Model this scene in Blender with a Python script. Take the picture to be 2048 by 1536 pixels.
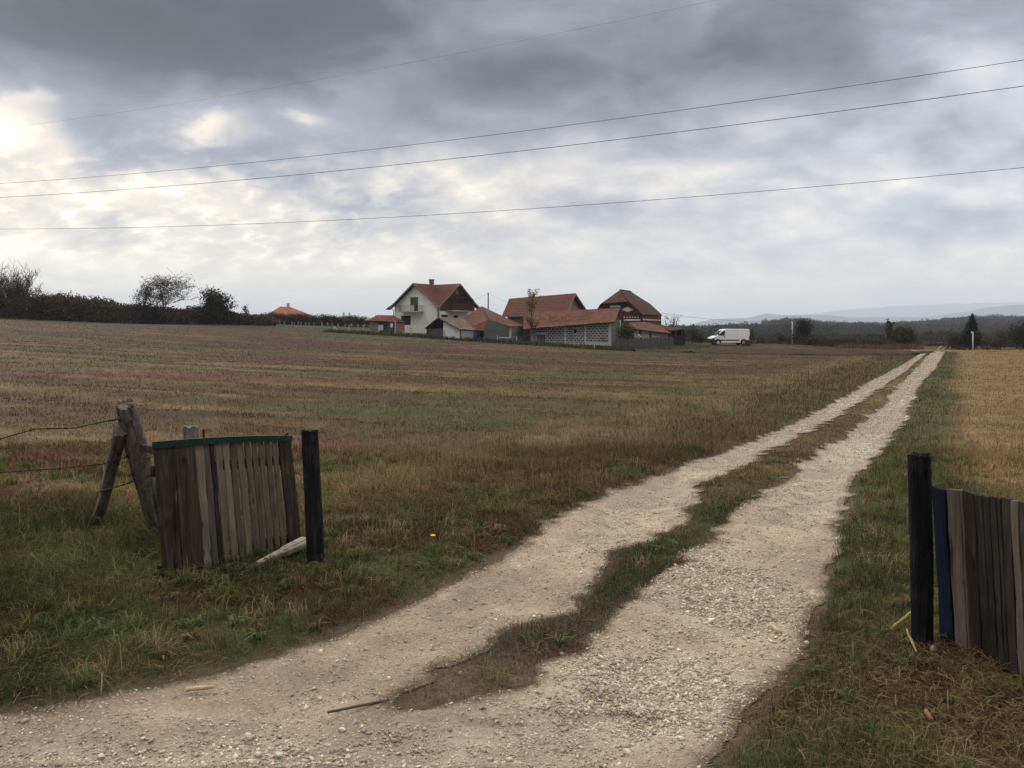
import bpy, math, random
import numpy as np
from mathutils import Vector

for _o in list(bpy.data.objects):
    bpy.data.objects.remove(_o)
SC = bpy.context.scene
COL = SC.collection

# ------------------------------------------------------------------ camera
FPX = 1607.0                       # focal length in photo pixels (2048 wide)
PITCH = math.atan(96.0 / FPX)      # looking slightly down
EYE = 1.6
CT, ST = math.cos(PITCH), math.sin(PITCH)
cam_data = bpy.data.cameras.new("camera")
cam_data.sensor_fit = 'HORIZONTAL'
cam_data.sensor_width = 36.0
cam_data.lens = 36.0 * FPX / 2048.0
cam_data.clip_start = 0.05
cam_data.clip_end = 60000.0
cam = bpy.data.objects.new("camera", cam_data)
COL.objects.link(cam)
cam.location = (0, 0, EYE)
cam.rotation_euler = (math.pi / 2 - PITCH, 0, 0)
SC.camera = cam

# ------------------------------------------------------------------ render settings
SC.view_settings.view_transform = 'Standard'
SC.view_settings.look = 'None'
SC.view_settings.exposure = 0.55
SC.view_settings.gamma = 1.0
SC.view_settings.use_curve_mapping = False
SC.cycles.use_denoising = True
SC.cycles.denoiser = 'OPENIMAGEDENOISE'
SC.cycles.denoising_prefilter = 'NONE'
SC.cycles.denoising_input_passes = 'RGB_ALBEDO_NORMAL'
SC.cycles.max_bounces = 5
SC.cycles.diffuse_bounces = 2
SC.cycles.glossy_bounces = 2
SC.cycles.transmission_bounces = 2
SC.cycles.transparent_max_bounces = 4
SC.cycles.volume_bounces = 1
SC.cycles.use_adaptive_sampling = True
SC.cycles.adaptive_threshold = 0.015

HAZE = 0.00016
SUN_EL, SUN_AZ = math.radians(19.0), math.radians(-42.0)   # azimuth from +Y, negative = to the left


def ray(px, py):
    a, b = (px - 1024.0) / FPX, -(py - 768.0) / FPX
    return (a, CT + b * ST, -ST + b * CT)


def Q(px, py, Y):
    """point that stands Y metres ahead"""
    d = ray(px, py)
    s = Y / d[1]
    return (d[0] * s, Y, EYE + d[2] * s)


def G(px, py, z=0.0):
    d = ray(px, py)
    s = (z - EYE) / d[2]
    return (d[0] * s, d[1] * s, z)


# ------------------------------------------------------------------ node helper
class NT:
    def __init__(self, tree):
        self.t = tree
        tree.nodes.clear()

    def n(self, typ, **kw):
        nd = self.t.nodes.new(typ)
        for k, v in kw.items():
            setattr(nd, k, v)
        return nd

    def link(self, a, b):
        self.t.links.new(a, b)

    def put(self, sock, v):
        if hasattr(v, 'node'):
            self.t.links.new(v, sock)
        else:
            sock.default_value = v

    def m(self, op, a, b=0.0, c=0.0, clamp=False):
        nd = self.n('ShaderNodeMath', operation=op, use_clamp=clamp)
        for i, v in enumerate((a, b, c)):
            self.put(nd.inputs[i], v)
        return nd.outputs[0]

    def vm(self, op, a, b=(0, 0, 0)):
        nd = self.n('ShaderNodeVectorMath', operation=op)
        self.put(nd.inputs[0], a)
        self.put(nd.inputs[1], b)
        return nd.outputs[0]

    def comb(self, x, y, z):
        nd = self.n('ShaderNodeCombineXYZ')
        for i, v in enumerate((x, y, z)):
            self.put(nd.inputs[i], v)
        return nd.outputs[0]

    def noise(self, vec, scale, detail=4.0, rough=0.55, dist=0.0):
        nd = self.n('ShaderNodeTexNoise')
        self.put(nd.inputs['Vector'], vec)
        nd.inputs['Scale'].default_value = scale
        nd.inputs['Detail'].default_value = detail
        nd.inputs['Roughness'].default_value = rough
        nd.inputs['Distortion'].default_value = dist
        return nd.outputs['Fac'], nd.outputs['Color']

    def ramp(self, fac, stops, interp='LINEAR'):
        nd = self.n('ShaderNodeValToRGB')
        nd.color_ramp.interpolation = interp
        el = nd.color_ramp.elements
        while len(el) < len(stops):
            el.new(0.5)
        for e, (p, c) in zip(el, stops):
            e.position = p
            e.color = tuple(c) + (1.0,) if len(c) == 3 else c
        self.put(nd.inputs[0], fac)
        return nd.outputs[0]

    def mix(self, fac, a, b, mode='MIX'):
        nd = self.n('ShaderNodeMix', data_type='RGBA', blend_type=mode)
        self.put(nd.inputs[0], fac)
        for s, v in ((nd.inputs[6], a), (nd.inputs[7], b)):
            if not hasattr(v, 'node') and len(v) == 3:
                v = tuple(v) + (1.0,)
            self.put(s, v)
        return nd.outputs[2]

    def smooth(self, v, a, b):
        nd = self.n('ShaderNodeMapRange', interpolation_type='SMOOTHSTEP')
        self.put(nd.inputs[0], v)
        nd.inputs[1].default_value = a
        nd.inputs[2].default_value = b
        return nd.outputs[0]


# ------------------------------------------------------------------ sky: broken overcast
world = bpy.data.worlds.new("World")
SC.world = world
world.use_nodes = True
W = NT(world.node_tree)
tc = W.n('ShaderNodeTexCoord')
dirv = tc.outputs['Generated']
sep = W.n('ShaderNodeSeparateXYZ')
W.link(dirv, sep.inputs[0])
dx, dy, dz = sep.outputs
# cloud deck: the view direction meets a flat layer overhead
den = W.m('ADD', W.m('MAXIMUM', dz, 0.0), 0.42)
deck = W.comb(W.m('DIVIDE', dx, den), W.m('DIVIDE', dy, den), 0.0)
deck_r = W.n('ShaderNodeMapping')
W.link(deck, deck_r.inputs['Vector'])
deck_r.inputs['Rotation'].default_value = (0, 0, math.radians(25))
deck_r.inputs['Scale'].default_value = (1.0, 1.25, 1.0)
dk = deck_r.outputs[0]
n_big, _ = W.noise(dk, 1.9, 3.0, 0.5, 0.4)
n_mid, n_midc = W.noise(dk, 4.6, 8.0, 0.55, 0.3)
n_sml, _ = W.noise(dk, 15.0, 6.0, 0.55, 0.3)
# bearing / elevation tangents of the forward half
fy = W.m('MAXIMUM', dy, 0.08)
ta = W.m('DIVIDE', dx, fy)
tb = W.m('DIVIDE', dz, fy)
wob = W.vm('SUBTRACT', n_midc, (0.5, 0.5, 0.5))
sw = W.n('ShaderNodeSeparateXYZ')
W.link(wob, sw.inputs[0])
ta = W.m('MULTIPLY_ADD', sw.outputs[0], 0.16, ta)
tb = W.m('MULTIPLY_ADD', sw.outputs[1], 0.10, tb)
# base brightness against elevation
L = W.n('ShaderNodeFloatCurve')
W.put(L.inputs['Value'], W.m('MULTIPLY', dz, 1.0, clamp=True))
cv = L.mapping.curves[0]
pts = [(0.0, 0.885), (0.06, 0.87), (0.12, 0.805), (0.19, 0.715), (0.26, 0.575), (0.34, 0.48), (0.42, 0.52), (0.55, 0.84), (0.72, 0.96), (1.0, 0.98)]
for i, p in enumerate(pts):
    if i < 2:
        cv.points[i].location = p if i == 0 else pts[-1]
for p in pts[1:-1]:
    cv.points.new(*p)
L.mapping.update()
lum = L.outputs[0]


def patch(px, py, sx, sy, amp):
    """a lighter or darker bank of cloud standing at a bearing and height in the sky"""
    global lum
    d = ray(px, py)
    a0, b0 = d[0] / d[1], d[2] / d[1]
    u = W.m('MULTIPLY', W.m('SUBTRACT', ta, a0), FPX / sx)
    v = W.m('MULTIPLY', W.m('SUBTRACT', tb, b0), FPX / sy)
    g = W.m('POWER', 2.718, W.m('MULTIPLY', W.m('ADD', W.m('MULTIPLY', u, u), W.m('MULTIPLY', v, v)), -1.0))
    g = W.m('MULTIPLY', g, W.smooth(dy, 0.1, 0.35))
    lum = W.m('MULTIPLY_ADD', g, amp * 1.3, lum)


PATCHES = [
    (150, 40, 520, 130, -0.20), (560, 120, 280, 80, -0.07), (430, 30, 500, 70, -0.07),
    (1000, 190, 260, 60, -0.10), (1350, 130, 380, 90, -0.07), (780, 40, 200, 70, 0.04),
    (5, 260, 80, 80, 0.20), (95, 305, 60, 40, 0.12), (60, 205, 40, 16, .10), (460, 245, 55, 24, 0.18), (430, 275, 40, 20, 0.14), (625, 240, 40, 18, 0.18),
    (690, 180, 90, 40, 0.09), (300, 300, 230, 60, -0.07), (560, 310, 180, 50, -0.06),
    (330, 400, 260, 40, 0.05), (200, 395, 70, 22, 0.07), (960, 370, 120, 50, -0.05),
    (60, 490, 140, 70, 0.06), (180, 470, 90, 22, -0.08), (780, 410, 160, 26, -0.07), (860, 475, 280, 24, -0.06), (560, 440, 90, 22, -0.04),
    (1960, 120, 130, 60, 0.13), (1880, 220, 220, 70, 0.08), (1450, 370, 320, 26, 0.04),
    (2000, 330, 150, 40, -0.06), (1750, 440, 280, 40, -0.06), (1400, 410, 300, 30, -0.05), (1360, 545, 220, 22, -0.05), (2000, 450, 150, 35, -0.05),
    (300, 560, 420, 60, 0.06), (120, 545, 130, 14, -0.06), (1300, 610, 220, 30, 0.04), (1250, 290, 250, 40, 0.03),
]
for pt in PATCHES:
    patch(*pt)
lowk = W.smooth(dz, 0.0, 0.16)
lum = W.m('MULTIPLY_ADD', W.m('SUBTRACT', n_big, 0.5), W.m('MULTIPLY_ADD', lowk, 0.28, 0.08), lum)
lum = W.m('MULTIPLY_ADD', W.m('SUBTRACT', n_mid, 0.5), W.m('MULTIPLY_ADD', lowk, 0.40, 0.20), lum)
lum = W.m('MULTIPLY_ADD', W.m('SUBTRACT', n_sml, 0.5), 0.10, lum)
# broken gaps where the deck thins, and firmer cloud edges
gap = W.m('MULTIPLY', W.smooth(n_mid, 0.53, 0.66), W.smooth(n_big, 0.40, 0.60))
band = W.m('MULTIPLY', W.smooth(dz, 0.04, 0.10), W.smooth(dz, 0.27, 0.17))
lum = W.m('MULTIPLY_ADD', W.m('MULTIPLY', gap, band), W.m('MULTIPLY_ADD', W.smooth(dx, 0.25, -0.35), 0.03, 0.0), lum)
puff = W.m('MULTIPLY', W.smooth(n_sml, 0.42, 0.74), W.m('MULTIPLY', W.smooth(dz, 0.05, 0.11), W.smooth(dz, 0.25, 0.17)))
lum = W.m('MULTIPLY_ADD', puff, W.m('MULTIPLY_ADD', W.smooth(dx, 0.15, -0.3), 0.12, 0.04), lum)
cool = W.ramp(lum, [(0.0, (0.012, 0.016, 0.026)), (0.30, (0.044, 0.053, 0.078)), (0.45, (0.152, 0.164, 0.200)), (0.60, (0.300, 0.318, 0.378)), (0.75, (0.52, 0.54, 0.60)),
                    (0.87, (0.78, 0.755, 0.725)), (1.0, (1.12, 1.06, 0.97))])
warm = W.ramp(lum, [(0.0, (0.012, 0.016, 0.026)), (0.30, (0.046, 0.053, 0.075)), (0.45, (0.150, 0.162, 0.196)), (0.60, (0.30, 0.316, 0.370)), (0.75, (0.60, 0.565, 0.54)),
                    (0.87, (0.88, 0.79, 0.665)), (1.0, (1.25, 1.14, 0.97))])
# warmer near the veiled sun
sunv = (math.cos(SUN_EL) * math.sin(SUN_AZ), math.cos(SUN_EL) * math.cos(SUN_AZ), math.sin(SUN_EL))
nd = W.n('ShaderNodeVectorMath', operation='DOT_PRODUCT')
W.link(dirv, nd.inputs[0])
nd.inputs[1].default_value = sunv
near_sun = W.m('MAXIMUM', W.smooth(nd.outputs['Value'], 0.25, 0.92), W.m('MULTIPLY', W.smooth(dz, 0.16, 0.0), 0.9))
clouds = W.mix(near_sun, cool, warm)
SKY_K = 0.1
cl10 = W.vm('SCALE', clouds)
# overhead brightening added to light the ground; sky behind dimmed to darken camera-facing sides
boost = W.m('MULTIPLY_ADD', W.smooth(dz, 0.42, 0.64), 1.15, 1.0)
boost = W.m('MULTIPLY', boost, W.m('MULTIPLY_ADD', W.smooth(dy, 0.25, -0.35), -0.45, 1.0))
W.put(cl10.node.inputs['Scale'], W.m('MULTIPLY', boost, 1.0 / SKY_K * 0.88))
sky = W.n('ShaderNodeTexSky', sky_type='NISHITA')
sky.sun_disc = False
sky.sun_elevation = SUN_EL
sky.sun_rotation = SUN_AZ
cover = W.m('MULTIPLY_ADD', W.smooth(lum, 0.9, 0.6), 0.04, 0.95)
skyc = W.mix(cover, sky.outputs[0], cl10)
bg = W.n('ShaderNodeBackground')
W.link(skyc, bg.inputs[0])
bg.inputs[1].default_value = SKY_K
wo = W.n('ShaderNodeOutputWorld')
W.link(bg.outputs[0], wo.inputs[0])

sun_data = bpy.data.lights.new("sun", 'SUN')
sun_data.energy = 1.4
sun_data.angle = math.radians(16)
sun_data.color = (1.0, 0.93, 0.83)
sun = bpy.data.objects.new("sun", sun_data)
COL.objects.link(sun)
sun.location = (-40, 60, 60)
sun.rotation_euler = Vector(sunv).to_track_quat('Z', 'Y').to_euler()

# ------------------------------------------------------------------ mesh helpers
RNG = np.random.default_rng(7)
random.seed(5)


def tag(o, label=None, cat=None, group=None, kind=None):
    if label: o['label'] = label
    if cat: o['category'] = cat
    if group: o['group'] = group
    if kind: o['kind'] = kind
    return o


def thing(name, loc, label, cat, group=None):
    o = bpy.data.objects.new(name, None)
    o.empty_display_size = 0.2
    COL.objects.link(o)
    o.location = loc
    o['off'] = list(loc)
    return tag(o, label, cat, group)


def np_mesh(name, verts, faces, mat, parent=None, loc=(0, 0, 0), cols=None, smooth=False, uvs=None):
    """verts Nx3, faces MxK (one K)"""
    off = np.array(parent['off'] if parent is not None and 'off' in parent else loc, dtype=float)
    verts = np.asarray(verts, dtype=np.float64) - off
    faces = np.asarray(faces, dtype=np.int32)
    me = bpy.data.meshes.new(name)
    M, K = faces.shape
    me.vertices.add(len(verts))
    me.vertices.foreach_set('co', verts.astype(np.float32).ravel())
    me.loops.add(M * K)
    me.loops.foreach_set('vertex_index', faces.ravel())
    me.polygons.add(M)
    me.polygons.foreach_set('loop_start', np.arange(M, dtype=np.int32) * K)
    me.polygons.foreach_set('loop_total', np.full(M, K, dtype=np.int32))
    if smooth:
        me.polygons.foreach_set('use_smooth', np.ones(M, dtype=bool))
    if cols is not None:
        c4 = np.ones((len(verts), 4), dtype=np.float32)
        c4[:, :3] = cols
        at = me.attributes.new('col', 'FLOAT_COLOR', 'POINT')
        at.data.foreach_set('color', c4.ravel())
    me.update(calc_edges=True)
    me.validate()
    if mat is not None:
        me.materials.append(mat)
    o = bpy.data.objects.new(name, me)
    COL.objects.link(o)
    if parent is not None:
        o.parent = parent
        o['off'] = list(off)
    else:
        o.location = loc
        o['off'] = list(loc)
    return o


class MB:
    """collects polygons, boxes, slabs and tubes; build() links them as ONE mesh object"""

    def __init__(self):
        self.v, self.f = [], []

    def poly(self, *pts):
        i = len(self.v)
        self.v += [tuple(p) for p in pts]
        self.f.append(tuple(range(i, i + len(pts))))

    def box(self, o, a, b, c):
        """corner o and three edge vectors"""
        o, a, b, c = (np.array(t, float) for t in (o, a, b, c))
        if np.dot(np.cross(a, b), c) < 0:
            a, b = b, a
        i = len(self.v)
        for z in (0, 1):
            for q in (o, o + a, o + a + b, o + b):
                self.v.append(tuple(q + z * c))
        for q in ((0, 3, 2, 1), (4, 5, 6, 7), (0, 1, 5, 4), (1, 2, 6, 5), (2, 3, 7, 6), (3, 0, 4, 7)):
            self.f.append(tuple(i + k for k in q))

    def bar(self, p, q, w, d, up=(0, 0, 1)):
        p, q = np.array(p, float), np.array(q, float)
        ax = q - p
        s = np.cross(ax, up)
        if np.linalg.norm(s) < 1e-6:
            s = np.cross(ax, (0, 1, 0))
        s /= np.linalg.norm(s)
        t = np.cross(s, ax); t /= np.linalg.norm(t)
        self.box(p - s * w / 2 - t * d / 2, ax, s * w, t * d)

    def slab(self, pts, thick, n=None):
        """polygon given thickness along -n"""
        P = [np.array(p, float) for p in pts]
        nn = np.zeros(3)
        for k in range(len(P)):
            nn += np.cross(P[k] - P[0], P[(k + 1) % len(P)] - P[0])
        nn /= np.linalg.norm(nn)
        if n is None:
            n = nn if nn[2] >= 0 else -nn
        n = np.array(n, float)
        if np.dot(nn, n) < 0:
            P = P[::-1]
        B = [p - n * thick for p in P]
        self.poly(*P)
        self.poly(*B[::-1])
        for k in range(len(P)):
            j = (k + 1) % len(P)
            self.poly(P[k], B[k], B[j], P[j])

    def tube(self, pts, rad, sides=6, cap=True, jit=0.0):
        pts = [np.array(p, float) for p in pts]
        if not hasattr(rad, '__len__'):
            rad = [rad] * len(pts)
        i0 = len(self.v)
        ref = np.array((0.31, 0.17, 0.93))
        for k, p in enumerate(pts):
            t = pts[min(k + 1, len(pts) - 1)] - pts[max(k - 1, 0)]
            t /= np.linalg.norm(t)
            a = np.cross(t, ref)
            if np.linalg.norm(a) < 0.2:
                a = np.cross(t, (1, 0, 0))
            a /= np.linalg.norm(a)
            b = np.cross(t, a)
            for s in range(sides):
                an = 2 * math.pi * s / sides
                r = rad[k] * (1 + random.uniform(-jit, jit))
                self.v.append(tuple(p + (a * math.cos(an) + b * math.sin(an)) * r))
        for k in range(len(pts) - 1):
            for s in range(sides):
                s2 = (s + 1) % sides
                self.f.append((i0 + k * sides + s, i0 + k * sides + s2, i0 + (k + 1) * sides + s2, i0 + (k + 1) * sides + s))
        if cap:
            self.f.append(tuple(i0 + s for s in range(sides))[::-1])
            e = i0 + (len(pts) - 1) * sides
            self.f.append(tuple(e + s for s in range(sides)))

    def build(self, name, mat, parent=None, loc=(0, 0, 0), smooth=False, bevel=0.0):
        off = np.array(parent['off'] if parent is not None else loc, float)
        V = np.array(self.v, float) - off
        me = bpy.data.meshes.new(name)
        me.from_pydata([tuple(p) for p in V], [], self.f)
        me.update()
        uv = me.uv_layers.new(name='uv')
        for p in me.polygons:
            n = p.normal
            if abs(n.z) > 0.98:
                u, w = Vector((1, 0, 0)), Vector((0, 1, 0))
            else:
                u = Vector((0, 0, 1)).cross(n); u.normalize()
                w = n.cross(u)
            for li in p.loop_indices:
                c = me.vertices[me.loops[li].vertex_index].co
                uv.data[li].uv = (c.dot(u) + off[0], c.dot(w))
            p.use_smooth = smooth
        if mat is not None:
            me.materials.append(mat)
        o = bpy.data.objects.new(name, me)
        COL.objects.link(o)
        if parent is not None:
            o.parent = parent
        else:
            o.location = loc
        o['off'] = list(off)
        if bevel > 0:
            md = o.modifiers.new('bevel', 'BEVEL')
            md.width = bevel
            md.segments = 2
        return o


# ------------------------------------------------------------------ noise in numpy
def _hash(ix, iy, seed):
    h = (ix.astype(np.int64) * 374761393 + iy.astype(np.int64) * 668265263 + seed * 974711) & 0x7fffffff
    h = ((h ^ (h >> 13)) * 1274126177) & 0x7fffffff
    h = ((h ^ (h >> 15)) * 97531 + 12345) & 0x7fffffff
    return ((h ^ (h >> 11)) & 0xffff) / 65535.0


def vnoise(x, y, seed=0):
    x, y = np.asarray(x, float), np.asarray(y, float)
    ix, iy = np.floor(x), np.floor(y)
    fx, fy_ = x - ix, y - iy
    fx, fy_ = fx * fx * (3 - 2 * fx), fy_ * fy_ * (3 - 2 * fy_)
    a = _hash(ix, iy, seed); b = _hash(ix + 1, iy, seed)
    c = _hash(ix, iy + 1, seed); d = _hash(ix + 1, iy + 1, seed)
    return (a * (1 - fx) + b * fx) * (1 - fy_) + (c * (1 - fx) + d * fx) * fy_


def fbm(x, y, seed=0, oct=4, rough=0.5):
    s, a, t = 0.0, 1.0, 0.0
    for k in range(oct):
        s = s + a * vnoise(np.asarray(x) * 2 ** k + 17.3 * k, np.asarray(y) * 2 ** k - 9.1 * k, seed + k)
        t += a
        a *= rough
    return s / t


def sst(v, a, b):
    t = np.clip((np.asarray(v, float) - a) / (b - a), 0, 1)
    return t * t * (3 - 2 * t)


# ------------------------------------------------------------------ materials
def new_mat(name):
    m = bpy.data.materials.new(name)
    m.use_nodes = True
    return m, NT(m.node_tree)


def finish(N, col, rough=0.8, bump=None, bstr=0.3, bdist=0.02, spec=0.25, metal=0.0):
    p = N.n('ShaderNodeBsdfPrincipled')
    N.put(p.inputs['Base Color'], col if hasattr(col, 'node') else tuple(col) + (1.0,))
    N.put(p.inputs['Roughness'], rough)
    p.inputs['Specular IOR Level'].default_value = spec
    p.inputs['Metallic'].default_value = metal
    if bump is not None:
        b = N.n('ShaderNodeBump')
        b.inputs['Strength'].default_value = bstr
        b.inputs['Distance'].default_value = bdist
        N.put(b.inputs['Height'], bump)
        N.link(b.outputs[0], p.inputs['Normal'])
    o = N.n('ShaderNodeOutputMaterial')
    N.link(p.outputs[0], o.inputs[0])


def mat_noise(name, c1, c2, scale=3.0, rough=0.85, stretch=(1, 1, 1), bstr=0.3, bdist=0.02, spec=0.2, detail=6.0, c3=None, metal=0.0):
    m, N = new_mat(name)
    t = N.n('ShaderNodeTexCoord')
    mp = N.n('ShaderNodeMapping')
    N.link(t.outputs['Object'], mp.inputs['Vector'])
    mp.inputs['Scale'].default_value = stretch
    f, _ = N.noise(mp.outputs[0], scale, detail, 0.6)
    st = [(0.3, c1), (0.7, c2)] if c3 is None else [(0.28, c1), (0.52, c2), (0.72, c3)]
    finish(N, N.ramp(f, st), rough, f, bstr, bdist, spec, metal)
    return m


def mat_attr(name, rough=0.9, transl=0.0, spec=0.1):
    m, N = new_mat(name)
    a = N.n('ShaderNodeAttribute', attribute_name='col')
    c = a.outputs['Color']
    d = N.n('ShaderNodeBsdfDiffuse')
    N.link(c, d.inputs[0])
    out = d.outputs[0]
    if transl > 0:
        tr = N.n('ShaderNodeBsdfTranslucent')
        N.link(c, tr.inputs[0])
        mx = N.n('ShaderNodeMixShader')
        mx.inputs[0].default_value = transl
        N.link(out, mx.inputs[1])
        N.link(tr.outputs[0], mx.inputs[2])
        out = mx.outputs[0]
    o = N.n('ShaderNodeOutputMaterial')
    N.link(out, o.inputs[0])
    return m


M_BLADE = mat_attr('grass_blades', transl=0.3)
M_LEAF = mat_attr('leaves', transl=0.25)
M_STONE = mat_attr('limestone')

# ------------------------------------------------------------------ terrain heights
_cp = [(-8, 3, 0), (-4, 6, 0), (0, 3, 0), (4, 3, 0), (8, 5, 0), (0, 10, 0), (-6, 10, 0.05), (6, 12, 0), (12, 20, 0), (-10, 16, .2),
       (-14, 25, .45), (-25, 40, 1.05), (-45, 70, 2.2), (-83, 130, 4.5), (-115, 130, 5.6), (10, 50, 0.05), (25, 50, 0), (35, 60, 0), (0, 50, .25),
       (-15, 60, .7), (-10, 80, .95), (5, 80, .3), (57, 108, -1.0), (75, 118, -1.2), (84, 150, -.25), (110, 160, -1.3), (60, 170, -1.2), (30, 170, -.5),
       (0, 170, 1.5), (-40, 180, 3.8), (-90, 180, 5.2), (-160, 150, 7.5), (160, 120, -1), (160, 60, -.3), (60, 40, 0), (-60, 30, 1.3), (-30, 10, .2),
       (30, 10, 0), (0, -20, 0), (-60, -20, .3), (60, -20, 0)]
for px, py, Y in [(300, 648, 130), (500, 650, 130), (667, 664, 118), (790, 671, 112), (850, 669, 121), (1000, 685, 105), (1222, 692, 103), (1232, 701, 93),
                  (1380, 691, 110), (1455, 690.5, 112), (1600, 690, 120), (1800, 698.5, 98), (1860, 703, 86), (1980, 700.5, 90), (2048, 701, 90)]:
    _cp.append(Q(px, py, Y))
_cp = np.array(_cp, float)
_S = 50.0


def _phi(r2):
    return np.where(r2 > 1e-12, 0.5 * r2 * np.log(np.maximum(r2, 1e-12)), 0.0)


_P = _cp[:, :2] / _S
_K = _phi(((_P[:, None] - _P[None]) ** 2).sum(-1)) + np.eye(len(_P)) * 0.002
_A = np.zeros((len(_P) + 3,) * 2)
_A[:-3, :-3] = _K
_A[:-3, -3] = 1; _A[:-3, -2:] = _P
_A[-3, :-3] = 1; _A[-2:, :-3] = _P.T
_w = np.linalg.solve(_A, np.concatenate([_cp[:, 2], np.zeros(3)]))


def z_near(x, y):
    x = np.clip(x, -165, 165) / _S
    y = np.clip(y, -25, 185) / _S
    r = _w[-3] + _w[-2] * x + _w[-1] * y
    for k in range(len(_P)):
        r = r + _w[k] * _phi((x - _P[k, 0]) ** 2 + (y - _P[k, 1]) ** 2)
    return r


def z_far(x, y):
    t = x / np.maximum(y, 1.0)
    hc = np.interp(t, [-1, -.6, -.1, .15, .23, .28, .315, .34, .365, .39, .45, .5, .58, .65, .9],
                   [5, 5, 4, 1.5, 2.2, 3.8, 5.4, 7.0, 6.4, 5.0, 4.6, 5.3, 8.4, 8.0, 8.0])
    lo = np.interp(t, [-1, -.3, 0, .2, .9], [5, 4, 2, -1.2, -1.2])
    hc = 1.6 + (hc - 1.6) * 2.67
    up = sst(y, 480, 1150)
    dn = sst(y, 1350, 2800)
    return (lo + (hc - lo) * up) * (1 - dn) - 12.0 * dn


# track edges, as x against y (read off the plan of the two ruts)
def _edge(pts, extra=()):
    p = sorted([G(*q)[:2][::-1] for q in pts] + list(extra))
    a = np.array(p)
    return a[:, 0], a[:, 1]


_crest_end = [(92.0, 49.2)]
E_L1 = _edge([(0, 1425), (200, 1388), (420, 1345), (560, 1310), (700, 1258), (800, 1215), (900, 1165), (1000, 1118), (1060, 1085), (1100, 1045), (1180, 1003), (1300, 958),
              (1410, 918), (1519, 881), (1592, 850), (1665, 814), (1738, 768), (1793, 738), (1830, 716), (1846, 703.5)], [(2.9, -4.5), (2.5, -30.0), (-5.0, -60.0)])
E_R1 = _edge([(1857, 703.5), (1840, 720), (1811, 746), (1738, 797), (1665, 844), (1578, 884), (1483, 932), (1391, 968), (1369, 1047), (1290, 1078), (1228, 1109), (1216, 1145),
              (1154, 1203), (1134, 1223), (1017, 1258), (939, 1301), (880, 1340), (820, 1385), (790, 1412)])
E_L2 = _edge([(1866, 703.5), (1858, 709), (1833, 735), (1793, 775), (1757, 815), (1720, 844), (1665, 892), (1610, 928), (1556, 972), (1519, 1000), (1505, 1023), (1447, 1059),
              (1388, 1109), (1330, 1164), (1262, 1203), (1236, 1254), (1193, 1273), (1111, 1332), (1087, 1367), (1017, 1390), (939, 1420), (790, 1424)])
E_R2 = _edge([(1889, 703.5), (1870, 738), (1841, 768), (1822, 808), (1804, 852), (1768, 892), (1738, 928), (1709, 965), (1700, 1000), (1685, 1036), (1654, 1098), (1645, 1168),
              (1638, 1221), (1625, 1274), (1600, 1340), (1544, 1392), (1500, 1430), (1450, 1500), (1420, 1536)], [(2.0, 0.75), (0.0, 0.9), (-5, 1.5)])


def edges(y):
    return (np.interp(y, *E_L1), np.interp(y, *E_R1), np.interp(y, *E_L2), np.interp(y, *E_R2))


def rut(x, y):
    """inside distance (m) to the bare wheel tracks; negative in grass"""
    x, y = np.asarray(x, float), np.asarray(y, float)
    a, b, c, d = edges(y)
    tip = E_R1[0][0]
    # across-track distances: allow for edges that run askew
    lo, hi = edges(y - .06), edges(y + .06)
    ka, kb, kc, kd = [1.0 / np.sqrt(1 + ((h_ - l_) / .12) ** 2) for l_, h_ in zip(lo, hi)]
    ka = np.where(y < 3.15, np.minimum(ka, .2), ka)
    A_, B_, C_, D_ = (x - a) * ka, (b - x) * kb, (x - c) * kc, (d - x) * kd
    nar = .075 * sst(y, 8, 14)
    B_, C_ = B_ - nar, C_ - nar
    w_ = sst(y, tip - .45, tip + .05)
    m = np.minimum(A_, D_) * (1 - w_) + np.maximum(np.minimum(A_, B_), np.minimum(C_, D_)) * w_
    return np.where(y > 92, -9.0, m)


def outer(x, y):
    """distance outside the whole track (positive outside), and side"""
    a, b, c, d = edges(np.asarray(y, float))
    return np.maximum(a - x, x - d) * 0.8, (x > (a + d) / 2)


def rut_j(x, y):
    """rut() with the ragged edge grass and gravel make"""
    x, y = np.asarray(x, float), np.asarray(y, float)
    jag = (fbm(x * 5, y * 5, 101, 4) - .5) * .34 + (fbm(x * 1.2, y * 1.2, 111, 3) - .5) * .30
    r = rut(x, y)
    v = r + jag * (.6 + .4 * sst(y, 3, 10)) * np.where(y > 25, .6, 1.0) * (1 - sst(r, .02, .20))
    return np.maximum(v, (r - .05) * .9)


def hz(x, y):
    """ground surface"""
    x, y = np.asarray(x, float), np.asarray(y, float)
    zn = z_near(x, y)
    far = np.maximum(sst(y, 165, 250), sst(np.abs(x), 140, 220))
    z = zn * (1 - far) + z_far(x, np.maximum(y, 1)) * far
    near = 1 - sst(np.hypot(x, y), 30, 90)
    lump = (fbm(x * 1.1, y * 1.1, 3, 4) - 0.5) * 0.10
    r = rut(x, y)
    grassy = sst(r, 0.05, -0.35)
    z = z + lump * near * grassy
    z = z + grassy * np.where(outer(x, y)[0] < 0, .018, .05) * (1 - sst(y, 40, 85))
    # slight furrows along the mown swathes of the field
    z = z + 0.035 * np.sin((y + 0.38 * x) * 2.1 + 2.0 * fbm(x * .1, y * .1, 9, 2)) * sst(-r, 1.5, 4.0) * (1 - sst(y, 90, 120)) * (x < edges(y)[0])
    # the bank of the left verge, and the mound under the board fence
    z = z + 0.03 * np.exp(-((x + 2.7) / 1.3) ** 2 - ((y - 5.6) / 0.9) ** 2)
    z = z + 0.03 * np.exp(-((x - 2.35) / 0.7) ** 2 - ((y - 3.75) / 0.55) ** 2)
    return z


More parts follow.
